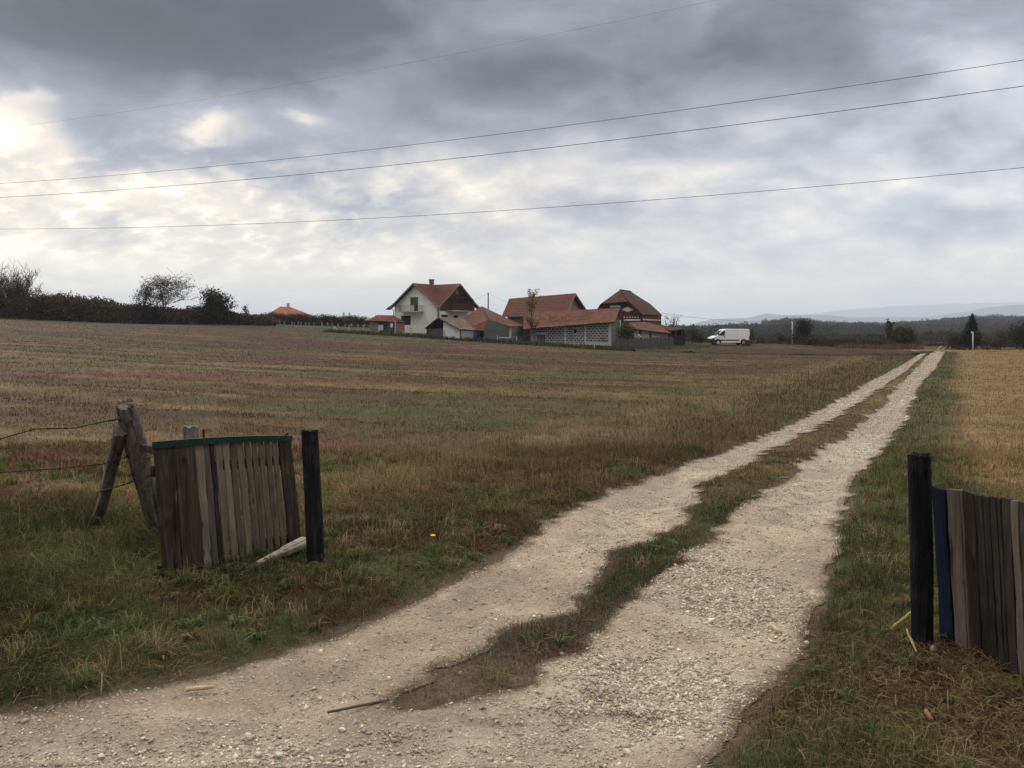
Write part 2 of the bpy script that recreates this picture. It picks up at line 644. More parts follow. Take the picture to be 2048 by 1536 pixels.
# ------------------------------------------------------------------ ground cover colours (albedo of what grows there)
def lin(r, g, b):
    c = np.array([r, g, b], float) / 255.0
    return np.where(c <= 0.04045, c / 12.92, ((c + 0.055) / 1.055) ** 2.4)


C_TAN = np.array([.182, .122, .060]); C_BROWN = np.array([.102, .065, .037]); C_RED = np.array([.128, .056, .045])
C_GREEN = np.array([.080, .088, .036]); C_DGREEN = np.array([.040, .050, .021]); C_OLIVE = np.array([.108, .092, .044])
C_STRAW = np.array([.26, .19, .105]); C_SOIL = np.array([.060, .045, .034])

RED_AT = [(900, 893, 330, 16), (650, 900, 200, 12), (1330, 858, 130, 16), (930, 745, 200, 7), (520, 735, 90, 8), (600, 745, 110, 6), (1500, 800, 90, 16), (1250, 900, 140, 12), (1560, 745, 100, 10), (60, 930, 160, 18)]
GRN_AT = [(940, 850, 90, 14), (860, 830, 120, 10), (1050, 835, 180, 10), (1690, 800, 80, 22), (560, 830, 80, 8), (1200, 760, 160, 8), (420, 725, 120, 6)]


def _spots(x, y, L):
    s = np.zeros_like(x)
    for px, py, rx, ry in L:
        g = G(px, py)
        ex = rx / FPX * g[1]
        ey = abs(G(px, py - ry)[1] - g[1])
        s = s + np.exp(-((x - g[0]) / ex) ** 2 - ((y - g[1]) / ey) ** 2)
    return np.clip(s, 0, 1)


def cover(x, y):
    """colour (N,3), blade height, density factor"""
    x, y = np.asarray(x, float), np.asarray(y, float)
    r = rut(x, y)
    out, right = outer(x, y)
    n1 = fbm(x * .35, y * .35, 11, 4)
    n2 = fbm(x * 1.6, y * 1.6, 21, 4)
    n3 = fbm(x * 6.0, y * 6.0, 31, 3)
    vv = y + 0.38 * x
    st = fbm(vv * .45, (x - .38 * y) * .05, 41, 4)
    st2 = fbm(vv * 1.6, (x - .38 * y) * .16, 51, 3)
    M = lambda a, b, f: a + (b - a) * np.asarray(f)[:, None]
    one = np.ones((len(x), 1))
    # mown field, left
    c = M(C_TAN * 1.05 * one, C_BROWN * .9, sst(st, .40, .58))
    c = M(c, C_OLIVE * 1.1, .5 * sst(n1, .48, .66))
    c = M(c, C_GREEN * .9, .5 * sst(fbm(vv * .33, (x - .38 * y) * .04, 47, 3), .55, .68))
    c = M(c, C_TAN * 1.3, .62 * sst(st2, .53, .72))
    c = M(c, C_BROWN * .62, .9 * sst(st2, .44, .32))
    wig = np.clip(st2 * .8 + n2 * .5, 0, 1.2)
    c = M(c, C_RED, np.clip(_spots(x, y, RED_AT) * 1.25 * wig + .75 * sst(fbm(vv * .25, x * .07, 61, 3), .54, .68), 0, .9))
    c = M(c, C_GREEN, np.clip(_spots(x, y, GRN_AT) * wig * 1.1 + .5 * sst(fbm(x * .14, y * .14, 71, 3), .56, .68), 0, .85))
    # paler sward close to and darker far up the slope
    c = c * (1.06 - .34 * sst(y, 20, 60))[:, None]
    h = .034 + .034 * n2
    d = np.ones_like(x)
    # rough dry fringe then green verge beside the track
    wv = 1.0 + .9 * n1 + .022 * y
    fr = sst(out, wv + 2.2, wv + .4)
    near_l = (1 - sst(y, 9.0, 13.5))
    c = M(c, M(C_STRAW * .82 * one, C_OLIVE * 1.1, sst(n2, .45, .68)), fr * .85)
    h = h + fr * .05
    gv = sst(out, wv + .5, wv - .6)
    vc = M(C_OLIVE * .80 * one, C_BROWN * .95, sst(n1, .38, .58))
    vc = M(vc, C_GREEN * .8, .8 * sst(n2, .50, .66))
    c = M(c, vc, gv * .9)
    # deep green-brown tangle in front: left of the track below about 8 m
    tang = (~right) * sst(y + 1.2 * (n1 - .5) * 2 + .10 * (x + 2), 7.5, 6.1)
    tc_ = M(C_DGREEN * one, C_GREEN * .9, sst(n2, .44, .64))
    tc_ = M(tc_, C_BROWN * .62, .8 * sst(fbm(x * 1.0, y * 1.3, 81, 4), .50, .64))
    c = M(c, tc_, tang)
    h = h * (1 - tang) + tang * (.034 + .050 * n1 + .09 * sst(-x, 2.4, 3.2))
    d = d * (1 + .25 * tang)
    # right hand side: green band, then dry stubble
    bw = np.interp(y, [3, 5, 8, 12, 30, 60, 90], [2.6, 1.4, .85, .65, .70, .85, 1.1])
    rb = right * sst(out + (n1 - .5) * .8, bw + .5, bw - .2)
    rs = right * (1 - sst(out + (n1 - .5) * .8, bw + .5, bw - .2))
    rc = M(C_GREEN * 1.05 * one, C_OLIVE, sst(n2, .50, .70))
    rc = M(rc, C_DGREEN, .6 * sst(n1, .5, .35))
    c = M(c, rc, rb)
    h = h * (1 - rb) + rb * (.042 + .055 * n1)
    sc_ = M(np.array([.285, .196, .100]) * one, np.array([.215, .146, .078]), sst(n2, .4, .65))
    sc_ = M(sc_, C_OLIVE * 1.3, .3 * sst(n1, .55, .7))
    c = M(c, sc_, rs)
    h = h * (1 - rs) + rs * (.05 + .03 * n2)
    # dry heap of hay below the board fence
    hay = np.exp(-((x - 2.35) / .65) ** 2 - ((y - 3.3) / .7) ** 2) * right
    hay = np.clip(hay * 1.7 * (.5 + n1), 0, 1)
    c = M(c, M(C_BROWN * .95 * one, C_STRAW * .62, sst(n3, .45, .65)), hay * .85)
    h = h * (1 - .5 * hay)
    # strip between the ruts
    a, b, cc, dd = edges(y)
    strip = ((x > (a + b) / 2) & (x < (cc + dd) / 2) & (y > E_R1[0][0] - .25)).astype(float)
    s1 = M(C_DGREEN * 1.2 * one, C_GREEN * .9, sst(n2, .42, .6))
    s1 = M(s1, np.array([.088, .066, .050]), np.clip(sst(y, 5.0, 4.1) * .9 + .6 * sst(n1, .55, .68), 0, 1))
    s2 = M(C_BROWN * 1.15 * one, C_TAN * 1.1, sst(n1, .35, .6))
    s1 = M(s1, np.array([.185, .142, .104]), .75 * sst(y, 4.15, 3.45) * (.5 + n2))
    c = M(c, M(s1, s2, sst(y, 7.0, 10.5)), strip)
    h = h * (1 - strip) + strip * (.026 + .034 * n2) * (.35 + .65 * sst(y, 3.6, 4.6))
    # worn, trampled soil right at the rut edges
    edge_w = sst(r, -.07 - .08 * n2, -.0) * (y < 60)
    c = M(c, np.array([.150, .112, .078]) * one * (.75 + .5 * n3)[:, None], edge_w * .8)
    h = h * (1 - .6 * edge_w)
    d = d * (1 - .65 * edge_w)
    # dark weeds along the farm fence, and the ditch under the hedge
    fx = np.interp(x, [-60, -26.3, -16, -1.9, 10, 12.7, 24, 60], [122, 118, 112, 105, 96.5, 93, 104, 110])
    wd = sst(np.abs(y - fx + 1.0), 4.2, 1.2) * (x > -28) * (x < 26)
    yard = sst(y - fx, -1.0, 2.0)
    c = M(c, C_DGREEN * 1.1, np.clip(np.maximum(wd, yard * .8) * (.5 + n2), 0, .92))
    h = h + wd * .22
    dit = sst(np.abs(y - (129.5 + 2.5 * (n1 - .5))), 4.5, 2.0) * (x < -28)
    c = M(c, C_DGREEN * 1.3, np.clip(dit * .9, 0, .9))
    h = h + dit * .12
    # beyond: rough brown heath in front of the woods
    bey = sst(y, 104, 116) * (x > 26)
    c = M(c, M(C_BROWN * .9 * one, C_OLIVE * .8, sst(n1, .4, .6)), bey)
    farc = sst(y, 200, 300)
    c = M(c, M(np.array([.040, .036, .022]) * one, np.array([.060, .044, .027]), sst(fbm(x * .02, y * .02, 91, 4), .4, .62)), farc)
    c = c * (.58 + .34 * n3)[:, None] * (.82 + .3 * n2)[:, None]
    return c, h, d


# ------------------------------------------------------------------ terrain sheet
def spaced(lo, hi, fn):
    v, out = lo, [lo]
    while v < hi:
        v += fn(v)
        out.append(v)
    return out


_xp = spaced(0, 15000, lambda v: .06 if v < 5 else (max(.06, .0115 * v) if v < 140 else .08 * v))
xs = np.array([-v for v in _xp[:0:-1]] + _xp)
ys = np.array([-v for v in spaced(0, 180, lambda v: max(.3, .12 * v))[:0:-1]] + spaced(0, 15500, lambda v: .1 if v < 2 else (max(.055, .008 * v) if v < 180 else (.04 * v))))
gx, gy = np.meshgrid(xs, ys)
gxf, gyf = gx.ravel(), gy.ravel()
gz = hz(gxf, gyf)
_r = rut_j(gxf, gyf)
gz = gz - .05 * sst(_r, .045, .14) * (1 + gyf * .02).clip(1, 3)
gc, gh, _ = cover(gxf, gyf)
nx, ny = len(xs), len(ys)
ii = (np.arange(ny - 1)[:, None] * nx + np.arange(nx - 1)[None]).ravel()
gf = np.stack([ii, ii + 1, ii + nx + 1, ii + nx], 1)


def ground_mat(name, big, fine, bstr, track=False):
    m, N = new_mat(name)
    a = N.n('ShaderNodeAttribute', attribute_name='col')
    g = N.n('ShaderNodeNewGeometry')
    P = g.outputs['Position']
    f1, _ = N.noise(P, big, 5.0, 0.6)
    f2, _ = N.noise(P, fine, 5.0, 0.7)
    k = N.m('MULTIPLY', N.m('MULTIPLY_ADD', f1, 1.0, .5), N.m('MULTIPLY_ADD', f2, 1.3, .35))
    cs = N.vm('SCALE', a.outputs['Color'])
    N.put(cs.node.inputs['Scale'], k)
    col = cs
    h = N.m('ADD', f2, f1)
    if track:
        vo = N.n('ShaderNodeTexVoronoi')
        N.link(P, vo.inputs['Vector'])
        vo.inputs['Scale'].default_value = 42.0
        peb = N.smooth(vo.outputs['Distance'], .42, .22)
        vs = N.n('ShaderNodeSeparateColor')
        N.link(vo.outputs['Color'], vs.inputs[0])
        msk = N.m('MULTIPLY', peb, N.smooth(vs.outputs[0], .45, .6))
        pc = N.ramp(vs.outputs[1], [(0.0, (.25, .21, .165)), (1.0, (.54, .49, .41))])
        col = N.mix(N.m('MULTIPLY', msk, .75), col, pc)
        h = N.m('MULTIPLY_ADD', msk, .8, h)
    finish(N, col, .95, h, bstr, .03, .1)
    return m


M_GROUND = ground_mat('field_soil', 1.3, 16.0, .6)
ground = np_mesh('ground', np.stack([gxf, gyf, gz], 1), gf, M_GROUND, cols=gc * .8, smooth=True)
tag(ground, 'mown brown and green field rolling up to the farm', None, None, 'structure')

# ------------------------------------------------------------------ the gravel track (two bare ruts joining in front)
ty = np.array(spaced(-3.0, 2.0, lambda v: .12) + spaced(2.05, 90, lambda v: max(.022, .0042 * v)))
rows = []
NU = 430
TV, TU = [], []
for y in ty:
    a, b, c, d = edges(np.array([y]))
    w0, w1 = max(float(a[0]) - .25 - .01 * y, -9.0), float(d[0]) + .25 + .01 * y
    TU.append(np.linspace(w0, w1, NU))
TX = np.array(TU)
TY = np.repeat(ty[:, None], NU, 1)
txf, tyf = TX.ravel(), TY.ravel()
tr = rut(txf, tyf)
ins = rut_j(txf, tyf)
bumpy = (fbm(txf * 3, tyf * 3, 121, 5) - .5) * .05 + (fbm(txf * 14, tyf * 14, 131, 3) - .5) * .012
tz = hz(txf, tyf) + bumpy * (1 - sst(tyf, 15, 60)) * sst(ins, .0, .15) - .038 * sst(ins, .05, .40) + .004 + .0006 * tyf
C_DIRT = np.array([.355, .282, .216]); C_DIRT2 = np.array([.250, .198, .155]); C_GRAV = np.array([.47, .435, .370]); C_GREY = np.array([.315, .275, .225])
GRAV_AT = [(1290, 1375, 200, 60), (1450, 1170, 125, 62), (1370, 1110, 60, 30)]
GRAV_LIGHT = [(560, 1480, 380, 40), (1220, 1080, 90, 60), (1180, 1450, 260, 50), (1400, 1000, 200, 40), (1600, 980, 120, 60), (150, 1510, 250, 40), (800, 1500, 200, 40)]


def gravelly(x, y):
    g = _spots(x, y, GRAV_AT) + .38 * _spots(x, y, GRAV_LIGHT)
    g = np.clip(g * (.55 + .9 * fbm(x * 1.7, y * 1.7, 141, 4)), 0, 1)
    return np.maximum(g, sst(y, 6.5, 13) * (.62 + .3 * fbm(x, y, 151, 3)))


gr = gravelly(txf, tyf)
k1 = fbm(txf * 1.4, tyf * 1.4, 161, 4)
k2 = fbm(txf * 9, tyf * 9, 171, 3)
mixf = lambda a, b, f: a + (b - a) * f[:, None]
tcol = mixf(C_DIRT * np.ones((len(txf), 1)), C_DIRT2, .8 * sst(k1, .42, .66))
tcol = mixf(tcol, C_GRAV, gr * (.45 + .35 * sst(tyf, 6, 10)))
tcol = mixf(tcol, C_GREY, .5 * gr * sst(k1, .5, .65))
edgef = sst(ins, .16, 0.0)
cgrass, _, _ = cover(txf, tyf)
tcol = mixf(tcol, np.array([.19, .142, .10]) * np.ones((len(txf), 1)), edgef * .6 * sst(k2, .35, .6))
tcol = mixf(tcol, cgrass * .9, sst(ins, .07, -.02) * .8)
tcol = tcol * (.86 + .28 * k2)[:, None]
nr = len(ty)
ii = (np.arange(nr - 1)[:, None] * NU + np.arange(NU - 1)[None]).ravel()
tf = np.stack([ii, ii + 1, ii + NU + 1, ii + NU], 1)
keep = ins[tf].max(1) > -.01
tf = tf[keep]
used = np.unique(tf)
remap = np.full(len(txf), -1); remap[used] = np.arange(len(used))
M_TRACK = ground_mat('pale_gravel', 2.2, 55.0, .7, True)
track = np_mesh('dirt_track', np.stack([txf, tyf, tz], 1)[used], remap[tf], M_TRACK, cols=tcol[used], smooth=True)
tag(track, 'pale gravel farm track with two wheel ruts', None, None, 'structure')

# the far end of the track, seen again beyond the crest
for side in (0, 1):
    px0, px1 = ((1871, 1882), (1881, 1893))[side]
    f0, f1 = np.array(Q(px0, 697, 128)), np.array(Q(px1, 690.8, 160))
    vv, ff = [], []
    for k in range(24):
        s = k / 23
        p = f0 + (f1 - f0) * s
        p[0] += .4 * math.sin(s * 3)
        for e in (-.10, .10):
            x, y = p[0] + e, p[1]
            vv.append((x, y, float(hz(np.array([x]), np.array([y]))[0]) + .05))
    ff = [(2 * k, 2 * k + 1, 2 * k + 3, 2 * k + 2) for k in range(23)]
    t2 = np_mesh('far_track', vv, ff, M_TRACK, cols=np.tile(C_GRAV * .5, (len(vv), 1)))
    tag(t2, 'far wheel rut of the gravel track beyond the crest', None, None, 'structure')

# ploughed strip
pl = []
pr = [Q(1375, 696.5, 97), Q(1822, 702, 90), Q(1835, 710, 70), Q(1700, 713, 66), Q(1388, 709, 72)]
px_, py_ = np.meshgrid(np.linspace(13, 51, 150), np.linspace(62, 98, 190))
pxf, pyf = px_.ravel(), py_.ravel()
t_ = pxf / pyf
lo_ = np.interp(t_, [.20, .23, .30, .42, .50, .53], [84, 75, 70, 66, 69, 80]) + 3 * (fbm(pxf * .4, pyf * .4, 181, 3) - .5)
hi_ = np.interp(t_, [.20, .23, .30, .42, .48, .51], [88, 95, 95, 93, 88, 80]) + 3 * (fbm(pxf * .4, pyf * .4, 191, 3) - .5)
inside = np.minimum(pyf - lo_, hi_ - pyf)
pz = hz(pxf, pyf) + .02 + .10 * sst(inside, 0, 1.5) + .16 * sst(inside, 0, 1) * fbm(pxf * 1.5, pyf * 1.5, 201, 4)
pcol = np.array([.036, .024, .017]) * (.35 + 1.3 * fbm(pxf * 1.1, pyf * 1.1, 211, 4))[:, None]
ii = (np.arange(189)[:, None] * 150 + np.arange(149)[None]).ravel()
pf = np.stack([ii, ii + 1, ii + 151, ii + 150], 1)
pf = pf[inside[pf].min(1) > 0]
used = np.unique(pf); remap = np.full(len(pxf), -1); remap[used] = np.arange(len(used))
plough = np_mesh('ploughed_field', np.stack([pxf, pyf, pz], 1)[used], remap[pf], M_GROUND, cols=pcol[used], smooth=True)
tag(plough, 'dark ploughed strip of earth in front of the white van', None, None, 'structure')

# ------------------------------------------------------------------ far mountains
M_HILL = mat_noise('mountain_slopes', (.028, .036, .040), (.050, .056, .055), .004, .95, bstr=0.0)


def ridge(name, D, prof, depth, label):
    ts = np.linspace((prof[0][0] - 1024) / FPX, (prof[-1][0] - 1024) / FPX, 160)
    pxs = 1024 + ts * FPX
    rowv = np.interp(pxs, [p[0] for p in prof], [p[1] for p in prof])
    zt = np.array([Q(1024, r, D)[2] for r in rowv]) + (fbm(ts * 60, ts * 0, 5, 4) - .5) * D * .0026
    V = []
    prf = [(-1.0, 0.0), (-.7, .25), (-.4, .55), (-.15, .88), (0, 1.0), (.3, .8), (1.0, 0.0)]
    for s, hf in prf:
        y = D + s * depth
        nn = (fbm(ts * 25, ts * 0 + s * 3, 15, 4) - .5) * .25 * (1 - hf)
        V.append(np.stack([ts * D * (1 + 0 * s), np.full_like(ts, y), -25 + (zt + 25) * np.clip(hf + nn * (hf > 0), 0, 1)], 1))
    V = np.concatenate(V)
    n = len(ts)
    ii = (np.arange(len(prf) - 1)[:, None] * n + np.arange(n - 1)[None]).ravel()
    o = np_mesh(name, V, np.stack([ii, ii + 1, ii + n + 1, ii + n], 1), M_HILL, smooth=True)
    return tag(o, label, None, None, 'structure')


ridge('mountain_range', 6800, [(1180, 690), (1300, 668), (1370, 655), (1400, 643), (1450, 637), (1490, 637), (1535, 627), (1580, 630), (1650, 629), (1720, 635), (1850, 633), (1920, 624), (1990, 613), (2048, 609), (2150, 606), (2400, 640), (2600, 690)], 2000,
      'nearer blue mountain ridge fading into haze')
ridge('mountain_range', 12400, [(1500, 690), (1570, 645), (1620, 628), (1680, 619), (1740, 617), (1800, 611), (1870, 608), (1950, 606), (2048, 605), (2200, 605), (2500, 640), (2700, 690)], 2400,
      'farthest pale mountain range almost lost in haze')

# ------------------------------------------------------------------ woods and metals of the gates
def mat_wood(name, c1, c2, c3, along='z', bstr=.55, rough=.85, fade=None, scale=1.0, spec=.15):
    """long fibres along one axis; fade = (colour, amount) bare or mossy patches"""
    m, N = new_mat(name)
    t = N.n('ShaderNodeTexCoord')
    oi = N.n('ShaderNodeObjectInfo')
    off = N.vm('SCALE', (3.7, 9.1, 5.3))
    N.put(off.node.inputs['Scale'], oi.outputs['Random'])
    P = N.vm('ADD', t.outputs['Object'], off)
    mp = N.n('ShaderNodeMapping')
    N.link(P, mp.inputs['Vector'])
    s = {'z': (1, 1, .045), 'x': (.045, 1, 1), 'y': (1, .045, 1)}[along]
    mp.inputs['Scale'].default_value = s
    f1, _ = N.noise(mp.outputs[0], 70 * scale, 6, .65, .4)
    f2, _ = N.noise(mp.outputs[0], 18 * scale, 4, .6, .6)
    f3, _ = N.noise(P, 5, 4, .6)
    f = N.m('ADD', N.m('MULTIPLY', f1, .5), N.m('MULTIPLY', f2, .5))
    col = N.ramp(f, [(.34, c1), (.5, c2), (.66, c3)])
    crack = N.smooth(f2, .36, .30)
    col = N.mix(N.m('MULTIPLY', crack, .8), col, (c1[0] * .3, c1[1] * .3, c1[2] * .3))
    if fade is not None:
        col = N.mix(N.m('MULTIPLY', N.smooth(N.m('MULTIPLY_ADD', f1, .5, N.m('MULTIPLY', f3, .7)), .60, .78), fade[1]), col, fade[0])
    vo = N.n('ShaderNodeTexVoronoi')
    mk = N.n('ShaderNodeMapping')
    N.link(P, mk.inputs['Vector'])
    mk.inputs['Scale'].default_value = tuple(1.0 if q > .5 else .38 for q in s)
    N.link(mk.outputs[0], vo.inputs['Vector'])
    vo.inputs['Scale'].default_value = 11.0
    knot = N.smooth(vo.outputs['Distance'], .16, .07)
    col = N.mix(N.m('MULTIPLY', knot, .65), col, (c1[0] * .35, c1[1] * .3, c1[2] * .28))
    stain = N.smooth(f3, .52, .70)
    col = N.mix(N.m('MULTIPLY', stain, .45), col, (c1[0] * .8, c1[1] * .8, c1[2] * .72))
    br = N.m('MULTIPLY_ADD', oi.outputs['Random'], .34, .83)
    cs = N.vm('SCALE', col)
    N.put(cs.node.inputs['Scale'], br)
    finish(N, cs, rough, N.m('SUBTRACT', f, N.m('MULTIPLY', crack, .5)), bstr, .006, spec)
    return m


M_GREYWOOD = mat_wood('weathered_grey_wood', (.045, .038, .031), (.09, .077, .063), (.145, .125, .104), fade=((.085, .095, .06), .5))
M_PALEWOOD = mat_wood('bleached_wood', (.066, .055, .042), (.125, .105, .082), (.19, .163, .130), fade=((.11, .12, .075), .55))
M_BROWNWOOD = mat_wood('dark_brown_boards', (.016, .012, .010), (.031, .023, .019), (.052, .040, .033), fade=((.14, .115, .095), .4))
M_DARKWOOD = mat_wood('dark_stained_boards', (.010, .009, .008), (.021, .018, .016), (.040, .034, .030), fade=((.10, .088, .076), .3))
M_BLACKWOOD = mat_wood('tarred_black_wood', (.006, .006, .008), (.011, .011, .013), (.019, .019, .022), fade=((.085, .078, .072), .38), rough=.9, spec=.04)
M_BLUEWOOD = mat_wood('blue_painted_wood', (.0035, .0072, .016), (.0048, .0098, .022), (.008, .016, .032), fade=((.05, .055, .06), .12), rough=.85, spec=.05)
M_GREENWOOD = mat_wood('green_painted_wood', (.006, .024, .019), (.008, .033, .026), (.013, .044, .034), 'x', fade=((.075, .07, .06), .5), rough=.7, spec=.15)
M_LOGWOOD = mat_wood('split_grey_log', (.055, .046, .041), (.150, .128, .114), (.25, .218, .195), scale=.6, bstr=1.0, fade=((.16, .15, .13), .3))
M_BARELOG = mat_wood('barkless_log', (.20, .175, .145), (.34, .30, .25), (.44, .40, .34), 'x', scale=.6)
M_RUST = mat_noise('rusty_wire', (.035, .022, .018), (.075, .042, .028), 60, .8, metal=.4)


def rod(name, pts, rad, mat, parent=None, loc=(0, 0, 0), sides=14, jit=.04, smooth=True, n=14, grooves=0.0):
    """round timber through pts with knobbly outline"""
    pts = [np.array(p, float) for p in pts]
    seg = np.linspace(0, len(pts) - 1, n)
    P = [pts[int(min(s, len(pts) - 1.001))] + (pts[int(min(s, len(pts) - 1.001)) + 1] - pts[int(min(s, len(pts) - 1.001))]) * (s - int(min(s, len(pts) - 1.001))) for s in seg]
    R = np.interp(seg, range(len(pts)), rad) if hasattr(rad, '__len__') else [rad] * n
    mb = MB()
    ph = [random.uniform(-1, 1) for _ in range(sides)]
    i0 = 0
    mb.tube(P, R, sides, True, 0)
    # shape: stable grooves down the length, small wobble
    for k in range(n):
        for s in range(sides):
            i = k * sides + s
            c = P[k]
            v = np.array(mb.v[i])
            f = 1 + grooves * ph[s] + random.uniform(-jit, jit)
            mb.v[i] = tuple(c + (v - c) * f)
    return mb.build(name, mat, parent, loc, smooth)


def timber(name, pts, rad, mat, loc, seed, sides=36, n=60, cracks=7, depth=.22, wob=.05):
    """split, weathered round timber: wandering fissures, flats and a ragged sawn head"""
    rs = np.random.default_rng(seed)
    pts = np.array(pts, float)
    seg = np.linspace(0, len(pts) - 1, n)
    P = np.stack([np.interp(seg, range(len(pts)), pts[:, k]) for k in range(3)], 1)
    R = np.interp(seg, range(len(pts)), rad)
    ax = pts[-1] - pts[0]; ax /= np.linalg.norm(ax)
    a = np.cross(ax, (.3, 1, .1)); a /= np.linalg.norm(a); b = np.cross(ax, a)
    th = np.linspace(0, 2 * math.pi, sides, endpoint=False)
    F_ = np.ones((n, sides))
    for k in range(2, 6):
        F_ += wob * rs.normal() / k * np.cos(k * th[None] + rs.uniform(0, 6) + .6 * np.sin(seg[:, None] * rs.uniform(.5, 2)))
    for k in range(cracks):
        c = rs.uniform(0, 2 * math.pi) + .22 * np.sin(np.linspace(0, rs.uniform(2, 7), n) + rs.uniform(0, 6)) + .05 * np.cumsum(rs.normal(size=n)) * .4
        dl = np.abs((th[None] - c[:, None] + math.pi) % (2 * math.pi) - math.pi)
        st = sst(np.sin(np.linspace(0, rs.uniform(2, 9), n) + rs.uniform(0, 6)), -.6, .2)
        F_ -= depth * rs.uniform(.4, 1.0) * np.exp(-(dl / rs.uniform(.06, .13)) ** 2) * st[:, None]
    F_ += rs.normal(size=F_.shape) * .012
    V = P[:, None] + (a[None, None] * np.cos(th)[None, :, None] + b[None, None] * np.sin(th)[None, :, None]) * (R[:, None] * F_)[..., None]
    V[-1] += ax * rs.normal(size=(sides, 1)) * R[-1] * .10
    V = V.reshape(-1, 3)
    ii = np.arange(n - 1)[:, None] * sides + np.arange(sides)[None]
    jj = np.arange(n - 1)[:, None] * sides + (np.arange(sides)[None] + 1) % sides
    F = np.stack([ii, jj, jj + sides, ii + sides], -1).reshape(-1, 4)
    c0, c1 = len(V), len(V) + 1
    V = np.concatenate([V, [P[0]], [P[-1] + ax * R[-1] * .02]])
    e = (n - 1) * sides
    s_ = np.arange(sides); s2 = (s_ + 1) % sides
    F = np.concatenate([F, np.stack([s2, s_, np.full(sides, c0), np.full(sides, c0)], 1), np.stack([e + s_, e + s2, np.full(sides, c1), np.full(sides, c1)], 1)])
    tri = F[-2 * sides:][:, :3]
    quads = F[:-2 * sides]
    me = bpy.data.meshes.new(name)
    me.from_pydata([tuple(v) for v in V - np.array(loc)], [], [tuple(int(i) for i in q) for q in quads] + [tuple(int(i) for i in q) for q in tri])
    me.update()
    me.materials.append(mat)
    o = bpy.data.objects.new(name, me)
    COL.objects.link(o); o.location = loc; o['off'] = list(loc)
    return o


def plank(name, b, t, wdir, w, th, mat, parent, cut=0.0, wob=.004, n=9):
    """board from foot b to head t; wdir the unit direction of its width"""
    b, t, wdir = np.array(b, float), np.array(t, float), np.array(wdir, float)
    ax = t - b
    nrm = np.cross(wdir, ax); nrm /= np.linalg.norm(nrm)
    mb = MB()
    for k in range(n):
        s = k / (n - 1)
        c = b + ax * s
        w0, w1 = w / 2 + random.uniform(-wob, wob), w / 2 + random.uniform(-wob, wob)
        dn = nrm * random.uniform(-wob, wob) * .6
        e = ax * ((cut * .5 + random.uniform(-.006, .006)) if k == n - 1 else 0)
        mb.v += [tuple(c - wdir * w0 - nrm * th / 2 + dn - e), tuple(c + wdir * w1 - nrm * th / 2 + dn + e), tuple(c + wdir * w1 + nrm * th / 2 + dn + e), tuple(c - wdir * w0 + nrm * th / 2 + dn - e)]
    for k in range(n - 1):
        for s in range(4):
            mb.f.append((4 * k + s, 4 * k + (s + 1) % 4, 4 * k + 4 + (s + 1) % 4, 4 * k + 4 + s))
    mb.f.append((3, 2, 1, 0))
    e = 4 * (n - 1)
    mb.f.append((e, e + 1, e + 2, e + 3))
    return mb.build(name, mat, parent, bevel=.003)


def gz1(x, y):
    return float(hz(np.array([x]), np.array([y]))[0])


# ---- left gate leaf, leaning
gBL, gBR = np.array(G(325, 1176)), np.array(G(602, 1102))
yL, yR = gBL[1], gBR[1]
gTL, gTR = np.array(Q(304, 884, yL + .02)), np.array(Q(578, 872, yR + .02))
gBL[2] = min(gBL[2], gz1(gBL[0], gBL[1])) - .02
gate = thing('wooden_gate', tuple((gBL + gBR) / 2), 'leaning picket gate with a green top rail, brown end boards and thin grey pickets', 'gate')
wd = (gTR - gTL); wd[2] = 0; wd /= np.linalg.norm(wd)
gn = np.cross(wd, (0, 0, 1)); gn /= np.linalg.norm(gn)        # towards the camera
if gn[1] > 0: gn = -gn


def gate_pt(px, top, bot_row=None):
    """foot and head of a picket whose head sits at photo column px under the rail"""
    f = (px - 304) / (578 - 304)
    t = gTL + (gTR - gTL) * f
    b = gBL + (gBR - gBL) * f
    return b, t


# columns at the head of each board, photo px
boards = [(304, 337, 'b', .0), (338.5, 377, 'b', .0), (378, 393, 'p', .02), (394, 406, 'g', .03), (407, 415, 'd', .04)]
x = 417.0
for k in range(9):
    w_ = [11.0, 11.3, 11.2, 11.6, 10.8, 11.4, 11.0, 11.4, 11.0][k]
    boards.append((x, x + w_, ['p', 'p', 'g', 'p', 'g', 'g', 'p', 'g', 'p'][k], .03 + .006 * k))
    x += w_ + 3.7
boards.append((550, 578, 'e', .0))
for x0, x1, kind, lift in boards:
    b, t = gate_pt((x0 + x1) / 2, 0)
    wdt = np.linalg.norm(gTR - gTL) * (x1 - x0) / (578 - 304)
    mt = {'b': M_BROWNWOOD, 'p': M_PALEWOOD, 'g': M_GREYWOOD, 'd': M_DARKWOOD, 'e': M_BROWNWOOD}[kind]
    off = gn * (.012 if kind in 'be' else random.uniform(.0, .006))
    bb = b + (t - b) * (lift if kind not in 'be' else 0.0)
    if kind == 'e': bb = b + (t - b) * .04
    nm = 'end_board' if kind in 'be' else 'picket'
    plank(nm, bb + off, t + off - np.array([0, 0, .004 + (random.uniform(0, .012) if kind not in 'be' else 0)]), wd, wdt, .020 if kind in 'be' else .016, mt, gate)
